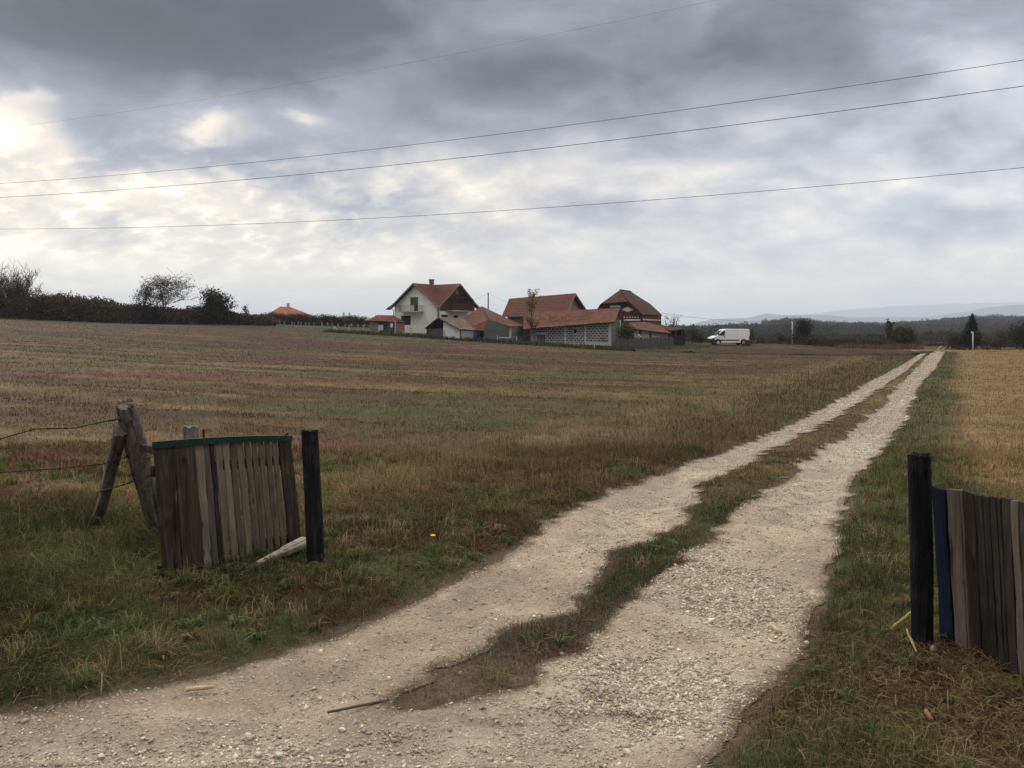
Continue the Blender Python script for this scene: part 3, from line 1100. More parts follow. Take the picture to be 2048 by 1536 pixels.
# rails: green cap across the front top, grey cross rails behind
mb = MB()
c0, c1 = gTL - wd * .008 + gn * .032, gTR + wd * .004 + gn * .032
P6 = [c0 + (c1 - c0) * s + np.array([0, 0, .012 * math.sin(math.pi * s)]) for s in np.linspace(0, 1, 7)]
for a_, b_ in zip(P6[:-1], P6[1:]):
    mb.box(a_ - np.array([0, 0, .038]), b_ - a_, -gn * .02, np.array([0, 0, .042]))
mb.build('top_rail', M_GREENWOOD, gate)
for hgt in (.13, .80):
    mb = MB()
    a_ = gBL + (gTL - gBL) * hgt - gn * .028
    b_ = gBR + (gTR - gBR) * hgt - gn * .028
    mb.bar(a_, b_, .035, .07)
    mb.build('cross_rail', M_DARKWOOD, gate)
mb = MB()
mb.bar(gTR - wd * .05 - gn * .01, gTR - wd * .005 + np.array([0, 0, .022]) - gn * .01, .02, .014)
mb.build('hinge_stub', M_RUST, gate)

# ---- left black post
b = np.array(G(634, 1142)); t = np.array(Q(619, 862, b[1] + .03))
bp = timber('gate_post', [b - np.array([0, 0, .15]), b + (t - b) * .5, t], [.060, .057, .055], M_BLACKWOOD, tuple(b), 13, 36, 70, 5, .12, .03)
tag(bp, 'black tarred round gate post standing beside the leaning picket gate', 'post', 'gate posts of the farm entrance')

# ---- big leaning log post with its brace
b = np.array(G(322, 1060)); b[2] = gz1(b[0], b[1]) - .1
t = np.array(Q(250, 807, 5.75))
lp = timber('fence_post', [b, b + (t - b) * .35, b + (t - b) * .72, b + (t - b) * .9, t], [.080, .083, .086, .074, .066], M_LOGWOOD, tuple(b), 3, 44, 90, 11, .26, .06)
tag(lp, 'thick grey split log post leaning over, wrapped in barbed wire', 'post')
lp_axis = (b, t)
b2 = np.array(G(188, 1050)); b2[2] = gz1(b2[0], b2[1]) - .1
t2 = np.array(Q(240, 862, 5.8))
br = timber('brace_pole', [b2, b2 + (t2 - b2) * .5 + np.array([.01, 0, -.01]), t2], [.042, .046, .05], M_LOGWOOD, tuple(b2), 5, 30, 60, 6, .2, .07)
tag(br, 'slanting grey brace pole propping the thick log post', 'pole')
# stump of a post behind the gate, and an iron rod
b = np.array(Q(383, 1000, 6.9)); b[2] = gz1(b[0], b[1]) - .1
t = np.array(Q(382, 853, 6.9))
o = timber('stub_post', [b, t], [.074, .066], M_LOGWOOD, tuple(b), 6, 36, 40, 7, .3, .08)
tag(o, 'short split grey post showing its top behind the picket gate', 'post')
t = np.array(Q(407, 858, 6.6)); b = t.copy(); b[2] = gz1(b[0], b[1]) - .1
mb = MB(); mb.tube([b, t], .011, 6)
tag(mb.build('iron_rod', M_RUST, None, tuple(b)), 'thin rusty iron rod standing up behind the gate rail', 'rod')
# plank nailed between the log post and the gate
a_, b_ = np.array(Q(268, 893, 6.0)), np.array(Q(318, 902, 5.75))
mb = MB(); mb.bar(a_, b_, .03, .055)
o = mb.build('short_board', M_GREYWOOD, None, tuple(a_), bevel=.003)
tag(o, 'short grey board joining the log post to the gate top', 'board')


# ---- barbed wires
def barbed(pts, label, coil=None):
    P = [np.array(p, float) for p in pts]
    mb = MB()
    fine = []
    for a_, b_ in zip(P[:-1], P[1:]):
        for s in np.linspace(0, 1, 10)[:-1]:
            fine.append(a_ + (b_ - a_) * s)
    fine.append(P[-1])
    mb.tube(fine, .0042, 5)
    tot = 0
    for a_, b_ in zip(fine[:-1], fine[1:]):
        l = np.linalg.norm(b_ - a_)
        tot += l
        if tot > .095:
            tot = 0
            for k in range(4):
                d = np.array([random.uniform(-1, 1), random.uniform(-1, 1), random.uniform(-1, 1)])
                d /= np.linalg.norm(d)
                mb.tube([a_ - d * .012, a_ + d * .012], [.0015, .0022], 4)
            mb.tube([a_ - (b_ - a_) / l * .008, a_ + (b_ - a_) / l * .008], .005, 5)
    if coil is not None:
        c, r, ax = coil
        ring = [np.array(c) + r * np.array([math.cos(q), math.sin(q) * .95, .12 * math.cos(q * .5)]) for q in np.linspace(0, 6.4, 26)]
        mb.tube(ring, .0036, 5, False)
        for q in range(3):
            k = np.array(P[-1]) - (P[-1] - P[-2]) / np.linalg.norm(P[-1] - P[-2]) * .03 * (q + 1)
            mb.tube([k + np.array([0, 0, .008]), k - np.array([.006, 0, .008])], .005, 5)
    o = mb.build('barbed_wire', M_RUST, None, tuple(P[0]), True)
    return tag(o, label, 'barbed wire', 'strands of barbed wire at the log post')


def on_axis(row):
    b, t = lp_axis
    z = None
    best = min(np.linspace(0, 1, 200), key=lambda s: abs((lambda p: 768 - ((p[1] * -ST + (p[2] - EYE) * CT) / (p[1] * CT - (p[2] - EYE) * ST) * -1) * -FPX)(b + (t - b) * s) - row))
    return b + (t - b) * best


def proj(p):
    p = np.array(p, float); x, y, z = p[0], p[1], p[2] - EYE
    d = y * CT - z * ST
    return 1024 + FPX * x / d, 768 - FPX * (y * ST + z * CT) / d


def axis_at(row):
    b, t = lp_axis
    ss = np.linspace(0, 1, 400)
    return min((b + (t - b) * s for s in ss), key=lambda p: abs(proj(p)[1] - row))


p1 = axis_at(838); p2 = axis_at(912); p3 = axis_at(958)
barbed([Q(-260, 935, 5.5), Q(-100, 893, 5.6), Q(0, 878, 5.6), Q(70, 858, 5.65), Q(150, 856, 5.7), Q(215, 842, 5.7), p1 + np.array([-.07, -.02, 0])],
       'topmost rusty barbed wire tied below the head of the log post', (p1, .074, 0))
barbed([Q(-260, 965, 5.5), Q(0, 945, 5.6), Q(120, 937, 5.65), Q(205, 928, 5.75), Q(250, 915, 5.8), p2 + np.array([-.07, -.03, 0])],
       'second rusty barbed wire crossing in front of the brace pole', (p2, .093, 0))
barbed([Q(190, 985, 6.1), Q(225, 976, 6.0), Q(258, 966, 5.85), p3 + np.array([-.08, -.05, 0]), p3 + np.array([0, -.105, .02]), p3 + np.array([.12, -.10, .05])],
       'third and lowest rusty barbed wire, short, between brace pole and gate', None)
for row, r_ in ((1012, .094),):
    p = axis_at(row)
    barbed([p + np.array([-.16, -.02, -.01]), p + np.array([-.08, -.07, 0]), p + np.array([.02, -.10, .01]), p + np.array([.1, -.06, .015])], 'loose rusty wire end low on the log post', None)

# ---- log lying in the grass
a_, b_ = np.array(G(512, 1152)), np.array(G(606, 1118))
a_[2] = gz1(a_[0], a_[1]) + .012; b_[2] = gz1(b_[0], b_[1]) + .062
lg = timber('fallen_log', [a_, a_ + (b_ - a_) * .35, a_ + (b_ - a_) * .55, a_ + (b_ - a_) * .6, b_], [.018, .026, .030, .043, .047], M_BARELOG, tuple(a_), 9, 34, 60, 8, .34, .16)
tag(lg, 'pale barkless log lying in the grass between gate and black post', 'log')

# ---- right: black post, then the board fence
b = np.array(G(1849, 1316)); t = np.array(Q(1839, 910, b[1] + .02))
rp = timber('gate_post', [b - np.array([0, 0, .2]), b + (t - b) * .5, t], [.047, .053, .052], M_BLACKWOOD, tuple(b), 14, 36, 70, 6, .12, .04)
tag(rp, 'black tarred round post beside the blue board', 'post', 'gate posts of the farm entrance')
mb = MB(); mb.tube([t - np.array([0, 0, .001]), t + np.array([0, 0, .006])], [.049, .046], 14)
fY0, fY1 = b[1] + .10, 3.30
fx = lambda px: (px - 1866) / (2048 - 1866)
fence = thing('board_fence', tuple(np.array(Q(1940, 1320, 3.9))), 'dark upright board fence with one blue board beside the black post', 'fence')
fb_l, fb_r = (1868, 2048)


def fpt(px, row):
    """point of the fence plane at a photo column and row"""
    q0, q1 = np.array(Q(1868, 976, fY0)), np.array(Q(2100, 1010, fY1))
    d = ray(px, row)
    k = d[0] / d[1]
    s = (k * q0[1] - q0[0]) / ((q1[0] - q0[0]) - k * (q1[1] - q0[1]))
    return np.array(Q(px, row, q0[1] + s * (q1[1] - q0[1])))


fdir = fpt(2048, 1000) - fpt(1868, 975); fdir[2] = 0; fdir /= np.linalg.norm(fdir)
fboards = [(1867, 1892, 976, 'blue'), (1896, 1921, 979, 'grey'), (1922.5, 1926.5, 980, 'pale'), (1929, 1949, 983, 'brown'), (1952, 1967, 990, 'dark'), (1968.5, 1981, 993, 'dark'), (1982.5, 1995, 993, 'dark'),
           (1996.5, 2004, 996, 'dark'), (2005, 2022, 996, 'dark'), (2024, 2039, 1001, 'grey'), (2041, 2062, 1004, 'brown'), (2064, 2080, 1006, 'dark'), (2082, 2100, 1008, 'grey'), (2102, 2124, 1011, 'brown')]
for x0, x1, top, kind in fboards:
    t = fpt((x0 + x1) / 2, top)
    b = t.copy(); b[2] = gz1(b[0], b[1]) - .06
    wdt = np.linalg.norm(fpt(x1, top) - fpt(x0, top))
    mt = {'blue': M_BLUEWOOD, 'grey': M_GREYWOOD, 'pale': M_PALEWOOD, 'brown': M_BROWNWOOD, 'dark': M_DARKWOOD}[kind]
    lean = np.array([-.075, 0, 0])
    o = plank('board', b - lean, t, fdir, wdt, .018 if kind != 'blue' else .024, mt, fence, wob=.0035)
    if kind == 'blue': o['label'] = 'blue painted board'
for hgt in (.25, .68):
    mb = MB()
    p0, p1_ = fpt(1868, 976), fpt(2124, 1011)
    bk = np.cross(fdir, (0, 0, 1)); bk = bk if np.dot(bk, p0) > 0 else -bk
    a_ = p0 * 1; a_[2] = hgt; b_ = p1_ * 1; b_[2] = hgt
    sh = .04 + .075 * (1 - hgt / .85)
    mb.bar(a_ + bk * sh, b_ + bk * sh, .03, .06)
    mb.build('cross_rail', M_DARKWOOD, fence)

# ---- sticks, stalks and odd stones
M_STALK = mat_noise('dry_corn_stalk', (.17, .125, .04), (.26, .20, .085), 30, .7)
M_CHIP = mat_noise('pale_wood_chip', (.32, .25, .16), (.45, .36, .25), 25, .8)
M_ROOT = mat_noise('dark_root', (.06, .042, .03), (.12, .09, .065), 25, .9)
M_ROCK = mat_noise('pale_limestone', (.36, .33, .275), (.58, .54, .46), 18, .95, bstr=.5, bdist=.01)
M_GREYROCK = mat_noise('grey_stone', (.20, .19, .175), (.31, .30, .28), 18, .95, bstr=.5, bdist=.01)


def stick(name, pa, pb, r, mat, label, cat, za=.02, zb=.02, mid=0.0):
    a_, b_ = np.array(G(*pa)), np.array(G(*pb))
    a_[2] = gz1(a_[0], a_[1]) + za; b_[2] = gz1(b_[0], b_[1]) + zb
    mb = MB()
    m_ = (a_ + b_) / 2 + np.array([0, 0, mid])
    mb.tube([a_, a_ * .5 + m_ * .5 + np.array([random.uniform(-1, 1) * r, 0, 0]), m_, m_ * .5 + b_ * .5, b_], [r * .9, r, r * 1.05, r, r * .8], 7)
    return tag(mb.build(name, mat, None, tuple(a_), True), label, cat)


stick('corn_stalk', (1782, 1299), (1826, 1276), .0085, M_STALK, 'bright yellow dry stalk at the foot of the right black post', 'stalk', .06, .11)
stick('corn_stalk', (1812, 1318), (1832, 1352), .006, M_STALK, 'thin straw coloured stalk in the grass below the right post', 'stalk', .10, .06)
stick('corn_stalk', (1851, 1464), (1862, 1487), .009, mat_noise('red_brown_cob', (.16, .075, .04), (.26, .14, .08), 30), 'short reddish brown stalk end lying in the dry hay', 'stalk', .05, .05)
stick('wood_chip', (1540, 1252), (1561, 1268), .011, M_CHIP, 'pale wood chip lying on the gravel of the right rut', 'wood chip', .008, .008)
stick('wood_chip', (372, 1382), (428, 1376), .010, M_CHIP, 'long pale wood splinter lying on the left side of the track', 'wood chip', .01, .01)
stick('dry_root', (655, 1427), (778, 1403), .006, M_ROOT, 'dark dry root lying across the gravel by the grass strip tip', 'root', .008, .01)
stick('dead_branch', (203, 1392), (205, 1372), .004, mat_noise('bleached_twig', (.13, .115, .10), (.22, .20, .18), 30), 'bleached forked twig sticking up at the road edge', 'twig', 0, .055)


def boulder(px, py, w, label, mat, flat=.55, lift=0.0):
    c = np.array(G(px, py)); c[2] = gz1(c[0], c[1]) - (.018 if rut(c[0], c[1]) > 0 else -.01) + lift
    r = w / FPX * c[1] / 2
    bm_v, bm_f = ico2()
    rs = np.random.default_rng(int(px * 7 + py))
    V = bm_v.copy()
    for k in range(11):
        d = rs.normal(size=3); d /= np.linalg.norm(d)
        cut = rs.uniform(.42, .78)
        s = V @ d
        V -= np.outer(np.maximum(s - cut, 0), d)
    V *= np.array([1.0, rs.uniform(.7, 1.0), flat])
    a = rs.uniform(0, 6.28)
    R = np.array([[math.cos(a), -math.sin(a), 0], [math.sin(a), math.cos(a), 0], [0, 0, 1]])
    V = (V @ R.T) * r + c + np.array([0, 0, r * flat * .55])
    o = np_mesh('loose_stone', V, bm_f, mat, None, tuple(c))
    return tag(o, label, 'stone', 'larger stones lying by the track')


def ico2():
    import bmesh
    bm = bmesh.new()
    bmesh.ops.create_icosphere(bm, subdivisions=2, radius=1.0)
    V = np.array([v.co[:] for v in bm.verts]); F = np.array([[v.index for v in f.verts] for f in bm.faces])
    bm.free()
    return V, F


STONES = [(789, 1405, 20, 'rounded pale stone at the near tip of the grass strip', M_ROCK, .6), (728, 1453, 16, 'grey stone beside a green sprig on the gravel', M_GREYROCK, .7),
          (497, 1468, 22, 'chunky pale stone upright in the gravel patch, largest of its neighbours', M_ROCK, .8), (697, 1507, 18, 'white angular stone near the bottom edge of the gravel', M_ROCK, .7),
          (204, 1504, 26, 'flat white stone on the bare track far to the left', M_ROCK, .4), (682, 1452, 24, 'low curved pale stone left of the grey stone', M_ROCK, .4),
          (556, 1500, 26, 'long flat pale stone low in the gravel', M_ROCK, .45), (516, 1499, 22, 'pale flat stone touching the long flat one', M_ROCK, .45),
          (808, 1516, 14, 'small square pale stone alone right of the white angular one', M_ROCK, .6), (1866, 1332, 26, 'grey stone half hidden in hay under the blue board', M_GREYROCK, .8),
          (1517, 1378, 18, 'pale stone on the right rut edge under the soil bank', M_ROCK, .5), (1478, 1355, 16, 'pale stone at the right end of the coarse gravel', M_ROCK, .6),
          (921, 1355, 12, 'white stone resting on the brown end of the grass strip', M_ROCK, .8), (1203, 1443, 18, 'pale block of stone at the bottom of the coarse gravel', M_ROCK, .6),
          (1370, 1480, 16, 'pale stone alone on the soil below the gravel', M_ROCK, .6), (1035, 1130, 16, 'pale stone at the grass edge of the left rut', M_ROCK, .6),
          (1040, 1520, 18, 'pale stone by the bottom edge in the middle of the track', M_ROCK, .55), (1395, 1420, 20, 'large pale stone in the coarse gravel heap', M_ROCK, .7)]
for s_ in STONES:
    boulder(*s_)

# little yellow flower
c = np.array(G(865, 1110)); c[2] = gz1(c[0], c[1])
fl = thing('wild_flower', tuple(c), 'single orange yellow flower in the green verge', 'flower')
mb = MB(); mb.tube([c, c + np.array([.004, 0, .09])], .0018, 5)
mb.build('stem', mat_noise('flower_stem', (.06, .10, .03), (.09, .13, .04), 20), fl)
mb = MB()
h_ = c + np.array([.004, 0, .092])
for k in range(11):
    a = k * 2 * math.pi / 11
    d = np.array([math.cos(a), math.sin(a), .25]); s = np.array([-math.sin(a), math.cos(a), 0])
    mb.slab([h_, h_ + d * .012 - s * .005, h_ + d * .022, h_ + d * .012 + s * .005], .001)
mb.build('petals', mat_noise('flower_petal', (.85, .42, .02), (.9, .5, .03), 20), fl)

# ------------------------------------------------------------------ farm materials
def mat_tiles(name, c1, c2, c3, moss=.25, tile=(.34, .46)):
    m, N = new_mat(name)
    u = N.n('ShaderNodeUVMap', uv_map='uv')
    b = N.n('ShaderNodeTexBrick')
    N.link(u.outputs[0], b.inputs['Vector'])
    b.inputs['Scale'].default_value = 1.0
    b.inputs['Brick Width'].default_value = tile[0]
    b.inputs['Row Height'].default_value = tile[1]
    b.inputs['Mortar Size'].default_value = .075
    b.inputs['Mortar Smooth'].default_value = .4
    b.inputs['Bias'].default_value = .1
    b.inputs['Color1'].default_value = tuple(c1) + (1,)
    b.inputs['Color2'].default_value = tuple(c2) + (1,)
    b.inputs['Mortar'].default_value = (c1[0] * .22, c1[1] * .22, c1[2] * .22, 1)
    f, _ = N.noise(u.outputs[0], 1.1, 5, .65)
    f2, _ = N.noise(u.outputs[0], 5.0, 4, .65)
    col = N.mix(N.m('MULTIPLY', N.smooth(f, .46, .64), .85), b.outputs[0], c3)
    col = N.mix(N.m('MULTIPLY', N.smooth(f2, .55, .75), moss), col, (.055, .045, .032))
    sp = N.n('ShaderNodeSeparateXYZ')
    N.link(u.outputs[0], sp.inputs[0])
    row = N.m('FRACT', N.m('DIVIDE', sp.outputs[1], tile[1]))
    finish(N, col, .85, N.m('SUBTRACT', 1.0, row), .9, .05, .15)
    return m


def mat_blocks(name, c1, c2, mort, bw, bh, ms, patch=None):
    m, N = new_mat(name)
    u = N.n('ShaderNodeUVMap', uv_map='uv')
    b = N.n('ShaderNodeTexBrick')
    N.link(u.outputs[0], b.inputs['Vector'])
    b.inputs['Scale'].default_value = 1.0
    b.inputs['Brick Width'].default_value = bw
    b.inputs['Row Height'].default_value = bh
    b.inputs['Mortar Size'].default_value = ms
    b.inputs['Mortar Smooth'].default_value = .3
    b.inputs['Color1'].default_value = tuple(c1) + (1,)
    b.inputs['Color2'].default_value = tuple(c2) + (1,)
    b.inputs['Mortar'].default_value = tuple(mort) + (1,)
    f, _ = N.noise(u.outputs[0], .7, 5, .6)
    col = b.outputs[0]
    if patch is not None:
        col = N.mix(N.m('MULTIPLY', N.smooth(f, .5, .66), .8), col, patch)
    finish(N, col, .9, b.outputs['Fac'], -.3, .02, .1)
    return m


M_ROOF_RED = mat_tiles('red_roof_tiles', (.135, .038, .024), (.085, .026, .018), (.070, .030, .022))
M_ROOF_ORANGE = mat_tiles('orange_roof_tiles', (.165, .055, .031), (.112, .039, .024), (.09, .044, .029), .35)
M_ROOF_BARN = mat_tiles('barn_roof_tiles', (.150, .044, .026), (.092, .028, .019), (.118, .050, .031), .35, (.34, .46))
M_ROOF_DARK = mat_tiles('dark_brown_tiles', (.078, .028, .021), (.052, .020, .016), (.062, .031, .025), .4)
M_ROOF_GREY = mat_tiles('mossy_grey_tiles', (.150, .112, .088), (.115, .088, .070), (.17, .12, .085), .4)
M_ROOF_FAR = mat_noise('far_red_roof', (.20, .045, .034), (.24, .06, .042), 1.0)
M_WHITE = mat_noise('whitewashed_render', (.68, .665, .63), (.77, .76, .73), 1.2, .9, bstr=.1, c3=(.80, .79, .765))
M_WHITE2 = mat_noise('bright_whitewash', (.70, .70, .69), (.80, .80, .79), 1.5, .9, bstr=.1)
M_PINK = mat_noise('pink_render', (.22, .125, .110), (.27, .155, .132), 1.0, .9, bstr=.1)
M_BRICK = mat_blocks('dark_red_brick', (.130, .040, .032), (.095, .032, .027), (.09, .055, .048), .26, .085, .012, (.10, .036, .03))
M_BRICK2 = mat_blocks('orange_brick', (.27, .115, .075), (.21, .09, .06), (.24, .19, .16), .26, .085, .014)
M_BLOCK = mat_blocks('grey_blocks_white_joints', (.040, .046, .055), (.060, .066, .078), (.40, .40, .40), .55, .30, .075, (.14, .15, .16))
M_BLOCK2 = mat_blocks('grey_blocks', (.080, .084, .092), (.115, .12, .13), (.17, .17, .178), .5, .26, .04, (.12, .122, .13))
M_CONC = mat_noise('pale_concrete', (.40, .39, .37), (.52, .51, .49), 4, .9)
M_DARKTIM = mat_noise('dark_brown_timber', (.030, .018, .014), (.062, .036, .027), 4, .8, stretch=(1, 1, .15))
M_REDTIM = mat_noise('red_brown_boards', (.055, .017, .013), (.095, .030, .022), 3, .8, stretch=(1, 1, .15))
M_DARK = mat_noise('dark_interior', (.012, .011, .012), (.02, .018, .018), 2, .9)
M_PANE, _N = new_mat('dark_window_glass'); finish(_N, (.02, .022, .026), .12, spec=.5)
M_GUTTER = mat_noise('grey_gutter', (.11, .11, .11), (.16, .16, .16), 4, .5)
M_PLANKS = mat_noise('grey_board_wall', (.055, .052, .05), (.13, .123, .118), 5, .9, stretch=(3, 3, .12))
M_SHEET = mat_noise('rusty_white_sheet', (.22, .15, .12), (.50, .48, .46), 4, .7, stretch=(2.5, 2.5, .2))
M_BLUEDOOR = mat_noise('faded_blue_paint', (.030, .075, .16), (.055, .125, .24), 3, .7, stretch=(2, 2, .2))
M_PICKET = mat_noise('bleached_pickets', (.045, .043, .045), (.11, .105, .11), 6, .9, stretch=(3, 3, .15))
M_PLINTH = mat_noise('grey_plinth', (.30, .29, .28), (.38, .37, .36), 1.5, .9)
M_CLOTH = mat_noise('pale_blue_cloth', (.45, .50, .60), (.55, .60, .68), 3, .9)
M_CLOTHW = mat_noise('white_cloth', (.70, .70, .70), (.78, .78, .78), 3, .9)
M_TARP = mat_noise('dark_blue_tarp', (.010, .013, .028), (.018, .022, .042), 3, .6)
A = np.array


def wall_t(P0, D, px, row):
    """distance along a wall line from P0 in direction D (horizontal) seen at photo column px, and height of that row there"""
    P0, D = A(P0, float), A(D, float)
    best = None
    k = (px - 1024) / FPX
    d = ray(px, row)
    # x = P0x + t Dx ; y = P0y + t Dy ; x/y = d0/d1
    r = d[0] / d[1]
    t = (r * P0[1] - P0[0]) / (D[0] - r * D[1])
    y = P0[1] + t * D[1]
    return t, EYE + d[2] / d[1] * y


class Wall:
    """a vertical wall line; pane rectangles are given by photo columns and rows"""

    def __init__(self, P0, D):
        self.P0, self.D = A([P0[0], P0[1], 0.0]), A([D[0], D[1], 0.0]) / math.hypot(D[0], D[1])
        n = A([self.D[1], -self.D[0], 0.0])
        if np.dot(n, self.P0) > 0: n = -n
        self.N = n

    def tz(self, px, row):
        return wall_t(self.P0, self.D, px, row)

    def pt(self, px, row, out=0.0):
        t, z = self.tz(px, row)
        return self.P0 + self.D * t + A([0, 0, z]) + self.N * out

    def panel(self, mb, x0, x1, r0, r1, out=.03, th=.06):
        """upright rectangle standing proud of the wall (rows r0 top, r1 foot taken at the middle column)"""
        t0, _ = self.tz(x0, (r0 + r1) / 2); t1, _ = self.tz(x1, (r0 + r1) / 2)
        _, z1 = self.tz((x0 + x1) / 2, r0); _, z0 = self.tz((x0 + x1) / 2, r1)
        o = self.P0 + self.D * t0 + self.N * out
        o[2] = z0
        mb.box(o, self.D * (t1 - t0), -self.N * th, A([0, 0, z1 - z0]))

    def prism(self, mb, pts, depth):
        """outline (photo px,row) on the wall given depth behind it"""
        F_ = [self.pt(*p) for p in pts]
        mb.slab(F_, depth, self.N)


def window(par, wl, x0, x1, r0, r1, frame=M_WHITE, fr=.12, pane=M_PANE, name='window'):
    mb = MB()
    t0, _ = wl.tz(x0, r0); t1, _ = wl.tz(x1, r0)
    wl.panel(mb, x0, x1, r0, r1, .02, .08)
    f = mb.build(name, frame, par)
    mb = MB()
    dxp = (x1 - x0) * fr; dr = (r1 - r0) * fr
    wl.panel(mb, x0 + dxp, x1 - dxp, r0 + dr, r1 - dr, .035, .03)
    mb.build('pane', pane, f)
    return f


# ------------------------------------------------------------------ white house with crossing gables
al = math.radians(35)
Cc = A(Q(877, 669, 122)); Cc[2] = 0
U, V_ = A([-math.cos(al), math.sin(al), 0]), A([math.sin(al), math.cos(al), 0])
LH = 9.0
zb, H, ev = .9, 9.72, .6
k_ = (H - 5.95) / (LH / 2 + ev)
zw = H - k_ * LH / 2


def hp(u, v, z): return Cc + U * u + V_ * v + A([0, 0, z])


wh = thing('white_house', tuple(hp(LH / 2, LH / 2, 1.8)), 'tall white house with two crossing red gables, a balcony and a chimney', 'house', 'buildings of the farm')
mb = MB()
h2 = LH / 2
prof = [(0, zb), (LH, zb), (LH, zw), (h2, H - .12), (0, zw)]
mb.slab([hp(u, 0, z) for u, z in prof], .35, -V_)
mb.slab([hp(u, LH, z) for u, z in prof], .35, V_)
mb.slab([hp(0, v, z) for v, z in prof], .34, -U)
mb.slab([hp(LH, v, z) for v, z in prof], .34, U)
mb.build('wall', M_WHITE, wh)
mb = MB()
mb.box(hp(-.05, -.05, zb), U * (LH + .1), V_ * .05, A([0, 0, 1.2]))
mb.box(hp(-.05, .002, zb), U * .05, V_ * LH, A([0, 0, 1.2]))
mb.build('plinth', M_PLINTH, wh)
mb = MB()
zc = H
for s0 in (-ev, LH + ev):
    for s1 in (-ev, LH + ev):
        # gable slopes along v (ridge runs along v at u = h2), and along u
        mb.slab([hp(h2, s1, H), hp(h2, h2, H), hp(s0, s1, H - k_ * (h2 + ev))], .14)
        mb.slab([hp(s1, h2, H + .003), hp(h2, h2, H + .003), hp(s1, s0, H - k_ * (h2 + ev) + .003)], .14)
# bell-cast eave on the far left and right corners
for (u0, v0) in ((LH + ev, -ev),):
    mb.slab([hp(u0 - 1.1, v0, H - k_ * (h2 + ev - 1.1) + .05), hp(u0 - 1.1, v0 + .9, H - k_ * (h2 + ev - 1.1) + .05), hp(u0 + .75, v0 + .9, H - k_ * (h2 + ev) - .12), hp(u0 + .75, v0, H - k_ * (h2 + ev) - .12)], .12)
for (u0, v0) in ((-ev, LH + ev),):
    mb.slab([hp(u0, v0 - 1.1, H - k_ * (h2 + ev - 1.1) + .05), hp(u0 + .9, v0 - 1.1, H - k_ * (h2 + ev - 1.1) + .05), hp(u0 + .9, v0 + .75, H - k_ * (h2 + ev) - .12), hp(u0, v0 + .75, H - k_ * (h2 + ev) - .12)], .12)
rf = mb.build('roof', M_ROOF_RED, wh)
mb = MB()
for u, v, w2, d2 in ((h2, h2, 0, 0),):
    cb = hp(h2 - .1, h2 - .9, 0)
    mb.box(cb + A([-.35, -.35, H - .9]), A([.7, 0, 0]), A([0, .7, 0]), A([0, 0, 1.55]))
    mb.box(cb + A([-.45, -.45, H + .651]), A([.9, 0, 0]), A([0, .9, 0]), A([0, 0, .14]))
mb.build('chimney', M_BRICK2, rf)
mb = MB()
sk = hp(h2 - 1.0, h2 - .75 * 2.2, 0)
# verge boards along the two front gables, ridge caps
for a_, b_ in ((hp(h2, -ev - .03, H + .02), hp(-ev, -ev - .03, H - k_ * (h2 + ev) + .02)), (hp(h2, -ev - .03, H + .02), hp(LH + ev, -ev - .03, H - k_ * (h2 + ev) + .02)),
               (hp(-ev - .03, h2, H + .02), hp(-ev - .03, -ev, H - k_ * (h2 + ev) + .02)), (hp(-ev - .03, h2, H + .02), hp(-ev - .03, LH + ev, H - k_ * (h2 + ev) + .02))):
    mb.bar(a_ - A([0, 0, .1]), b_ - A([0, 0, .1]), .06, .22)
mb.build('verge_board', M_GUTTER, rf)
WA = Wall(hp(0, 0, 0), U)
WB = Wall(hp(0, 0, 0), V_)
# gable A: window with shutter, balcony door, balcony
window(wh, WA, 802.5, 821.5, 631.5, 650, M_DARKTIM, .08, M_DARK)
mb = MB(); WA.panel(mb, 821, 836, 594.5, 623, .03, .08)
d_ = mb.build('balcony_door', M_DARKTIM, wh)
mb = MB(); WA.panel(mb, 823, 834, 596.5, 611, .045, .03); mb.build('pane', M_PANE, d_)
mb = MB()
t0, zt = WA.tz(806, 623); t1, _ = WA.tz(847, 623)
o_ = WA.P0 + WA.D * t0; o_[2] = zt - .18
mb.box(o_ + WA.N * .003, WA.D * (t1 - t0), WA.N * 1.1, A([0, 0, .16]))
bal = mb.build('balcony', M_CONC, wh)
mb = MB()
n_ = 22
for q in range(n_ + 1):
    p = o_ + WA.D * ((t1 - t0) * q / n_) + WA.N * 1.06 + A([0, 0, .162])
    mb.box(p, WA.D * .022, WA.N * .022, A([0, 0, .86]))
for hz_ in (.88, .0):
    mb.box(o_ + WA.N * 1.05 + A([0, 0, .165 + hz_]), WA.D * (t1 - t0), WA.N * .05, A([0, 0, .04]))
for q in (0, 1):
    e_ = o_ + WA.D * ((t1 - t0) * q) + A([0, 0, .165])
    mb.box(e_ + A([0, 0, .88]), WA.D * .04, WA.N * 1.05, A([0, 0, .04]))
    for s in range(1, 6):
        mb.box(e_ + WA.N * (.18 * s), WA.D * .03, WA.N * .025, A([0, 0, .86]))
mb.build('railing', M_DARKTIM, bal)
mb = MB()
t2, _ = WA.tz(830.5, 620); t3, _ = WA.tz(838, 620)
mb.box(o_ + WA.D * (t2 - t0) + WA.N * 1.10 + A([0, 0, .2]), WA.D * (t3 - t2), WA.N * .02, A([0, 0, .85]))
mb.build('balcony_panel', M_CONC, bal)
mb = MB()
t2, _ = WA.tz(813.5, 620); t3, _ = WA.tz(820, 620)
mb.box(o_ + WA.D * (t2 - t0) + WA.N * 1.10 + A([0, 0, .2]), WA.D * (t3 - t2), WA.N * .02, A([0, 0, .7]))
mb.build('balcony_panel', M_CONC, bal)
